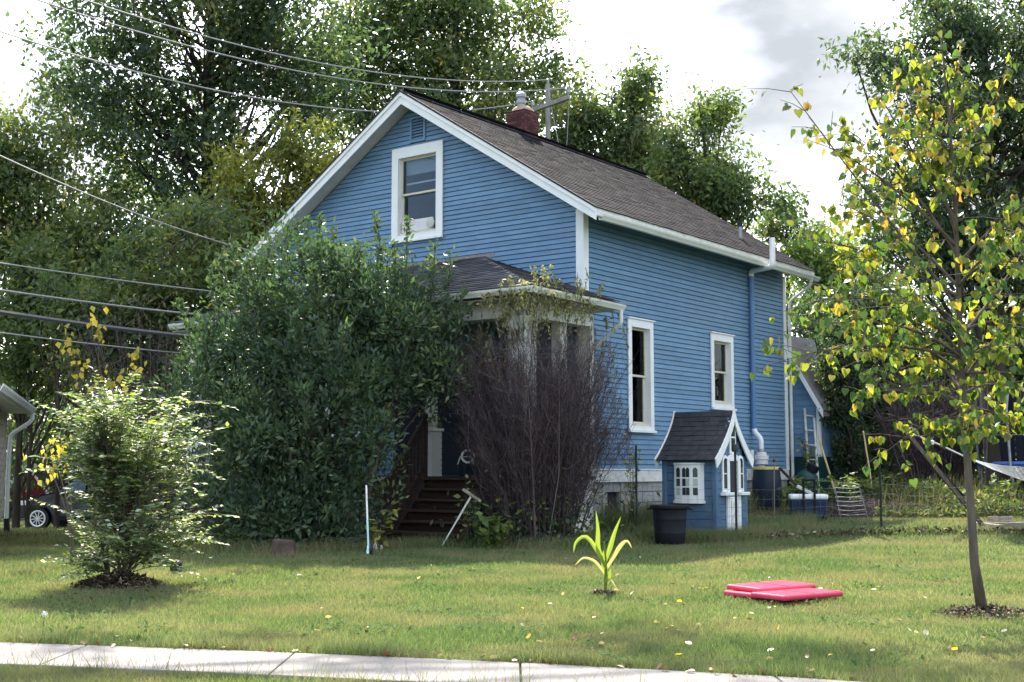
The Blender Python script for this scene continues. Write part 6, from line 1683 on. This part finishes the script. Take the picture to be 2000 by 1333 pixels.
strip([HW(-.25, -1.3), HW(-.25, -2.6), HW(.3, -2.95), HW(1.5, -2.95), HW(3.5, -2.6)], 7000, .14, .10, .28, .011)
strip([HW(.2, -.3), HW(4, -.3), HW(8.2, -.5)], 5000, .16, .15, .5, .013)
strip([Vector((-5.4, 19.2, 0)), Vector((-3.5, 18.6, 0)), Vector((-1.8, 19.2, 0)), Vector((-1.2, 20.2, 0)), Vector((.6, 19.6, 0)), Vector((1.8, 20.4, 0))], 7000, .18, .07, .24, .011)
X = np.concatenate([p[0] for p in parts]); Y = np.concatenate([p[1] for p in parts]); h = np.concatenate([p[2] for p in parts]); wd_ = np.concatenate([p[3] for p in parts])
n = len(X); a = rg.uniform(0, 2 * math.pi, n); lean = rg.uniform(.1, .95, n); a2 = rg.uniform(0, 2 * math.pi, n)
Z = gz(X, Y) + .012 * np.sin(X * 1.7 + Y * .6) * np.cos(Y * 1.3 - X * .4) - .004
Bs = np.stack([X, Y, Z], 1); S = np.stack([np.cos(a), np.sin(a), np.zeros(n)], 1) * (wd_ * rg.uniform(.6, 1.3, n))[:, None] * .5
T = Bs + np.stack([np.cos(a2) * lean * h, np.sin(a2) * lean * h, h], 1)
V = np.stack([Bs - S, Bs + S, T], 1).reshape(-1, 3); F = np.arange(3 * n).reshape(-1, 3)
pv = .5 + .5 * np.sin(X * .9 + 2 * np.sin(Y * .55)) * np.sin(Y * .8 + X * .23)
gr = bulk('grass', V, F, M['grass'], np.clip(.25 * pv + .75 * rg.random(n) ** 1.15, 0, 1)); tag(gr, 'short mown grass of the front lawn with dry tips', 'grass', kind='stuff')

# broad leaved weeds and clover low in the lawn
cc_ = []
for k in range(120):
    y = rnd.uniform(7.6, 18); x = rnd.uniform(-.42, .42) * y
    if y < float(walk_far(x)) + .1: continue
    for q in range(rnd.randint(14, 46)): cc_.append((x + rnd.gauss(0, .11), y + rnd.gauss(0, .10), rnd.uniform(.012, .05)))
P = np.array(cc_); D = unit(rg.normal(size=(len(P), 3)) * [1, 1, .25] + [0, 0, .25]); Ln = rg.uniform(.025, .065, len(P))
V, F = leaf_mesh(P, D, unit(rg.normal(size=(len(P), 3)) * .3 + [0, 0, 1]), Ln, Ln * .5)
o = bulk('lawn_weeds', V, F, M['clover'], np.repeat(rg.random(len(P)) ** 1.5 * .7, 2)); tag(o, 'low clover and plantain patches in the mown grass', 'weeds', kind='stuff')
# weeds in the garden bed
n = 26000
X = rg.uniform(5.8, 12.5, n); Y = rg.uniform(24.6, 29.5, n); a, b = house_ab(X, Y); ok = ~((a < 9) & (b > -3.1)); X, Y = X[ok], Y[ok]; n = len(X)
hw = .15 + .55 * (.5 + .5 * np.sin(X * 2.3 + np.sin(Y * 2))) * (.5 + .5 * np.sin(Y * 1.9 + X))
P = np.stack([X, Y, gz(X, Y) + rg.random(n) ** .7 * hw], 1)
cutw = (np.abs(X - p_tr.x) > .5) | (Y > p_tr.y + .2); P = P[cutw]
o = leaves_obj('garden_weeds', P, M['leaf_weed'], .115, None, -.1, .36); tag(o, 'knee high dry and green weeds filling the garden behind the fence', 'weeds', kind='stuff')
n = 2200                                                      # seed stalks
i = rg.integers(0, len(P), n); A = P[i].copy(); A[:, 2] = gz(A[:, 0], A[:, 1]); Cc = A + np.stack([rg.normal(size=n) * .12, rg.normal(size=n) * .12, rg.uniform(.25, .75, n)], 1); Cc[:, :2] += rg.normal(size=(n, 2)) * .12
V, F = twig_mesh(A, (A + Cc) / 2 + [0, 0, .06], Cc, .005, .002, 3); o = bulk('dry_stalks', V, F, M['leaf_vine'], np.repeat(rg.random(n), 6)); tag(o, 'dry pale stalks standing among the garden weeds', 'stalks', kind='stuff')
# dry heap behind cooler
n = 2600; c0 = put(W(1700, 965, 25.3)); P = np.array(c0) + rg.normal(size=(n, 3)) * [.55, .3, .14]; P[:, 2] = np.abs(P[:, 2] - c0.z) + c0.z
D = rand_dir(n, 0, .5) * rg.uniform(.1, .35, n)[:, None]; V, F = twig_mesh(P, P + D * .5 + rg.normal(size=(n, 3)) * .02, P + D, .004, .002, 3); o = bulk('brush_heap', V, F, M['twig'], np.repeat(rg.uniform(.3, 1, n), 6)); tag(o, 'heap of dry brown cuttings beside the cooler', 'brush heap', kind='stuff')

pts_ = []
for a, b in zip(fpts[1:-1], fpts[2:]):
    for q in range(620):
        p = a.lerp(b, rnd.random()); pts_.append((p.x + rnd.gauss(0, .10), p.y + rnd.gauss(0, .10), gzf(p.x, p.y) + rnd.uniform(.01, .09)))
P = np.array(pts_); Ln = rg.uniform(.04, .11, len(P)); V, F = leaf_mesh(P, rand_dir(len(P), 0, .6), rand_dir(len(P), -.6), Ln, Ln * .5)
o = bulk('dry_litter', V, F, M['mulch'], np.repeat(rg.random(len(P)), 2)); tag(o, 'dry brown litter caught along the foot of the wire fence', 'litter', kind='stuff')
# fallen leaves, one by one
FL = [heart_mat('fallen_leaf_pale', (.50, .42, .30), .2), heart_mat('fallen_leaf_yellow', (.60, .42, .05), .3), heart_mat('fallen_leaf_brown', (.22, .12, .07), .1), heart_mat('fallen_leaf_red', (.22, .085, .05), .2)]
def flat_leaf(mat_):
    m = MB(); cu = rnd.uniform(.1, .45)
    P = [(0, -.5, .02), (.34, -.22, cu * .35), (.40, .1, cu * .4), (.2, .4, cu * .2), (0, .55, cu * .3), (-.2, .4, cu * .15), (-.38, .12, cu * .45), (-.33, -.2, cu * .3), (0, 0, 0)]
    m.add(P, [(8, i_, (i_ + 1) % 8) for i_ in range(8)], rnd.random()); return m.mesh('fallen_leaf', mat_, True, True)
fm = [[flat_leaf(q) for _ in range(3)] for q in FL]
GRP = 'fallen leaves scattered on the lawn and sidewalk edge'
LBL = ['pale dry curled leaf lying in the grass', 'yellow leaf lying in the grass', 'brown curled leaf lying in the grass', 'red brown leaf lying at the sidewalk edge']
for k in range(150):
    if k < 70: x = rnd.uniform(.0, 4.0); y = rnd.uniform(8.0, 13.5)
    elif k < 100: x = rnd.uniform(-4.2, 3.5); y = rnd.uniform(9, 17)
    else: x = rnd.uniform(-3.4, 2.0); y = float(walk_far(x)) + rnd.gauss(.03, .06)
    if abs(x) > .40 * y: continue
    t = rnd.choices((0, 1, 2, 3), (.5, .2, .2, .1))[0] if k < 100 else rnd.choices((0, 2, 3), (.3, .4, .3))[0]
    o = add_obj('fallen_leaf', rnd.choice(fm[t]), None, (x, y, gzf(x, y) + rnd.uniform(.035, .06)), (rnd.gauss(0, .4), rnd.gauss(0, .4), rnd.uniform(0, 6.28)))
    s = rnd.uniform(.03, .058); o.scale = (s, s, s); tag(o, LBL[t], 'leaf', GRP)
# dandelion clock near the sidewalk
p = Vector((-3.42, 9.45, 0)); dn_ = thing('dandelion', 'white dandelion clock on a thin stem near the sidewalk', 'flower', p)
MB().tube([(0, 0, 0), (.01, 0, .14)], .0025, 5).obj('stem', M['leaf_light'], dn_)
m = MB()
for k in range(70):
    d = Vector(rand_dir(1)[0]); m.bar(Vector((.01, 0, .155)), Vector((.01, 0, .155)) + d * .022, .002)
m.obj('seed_head', M['white'], dn_)
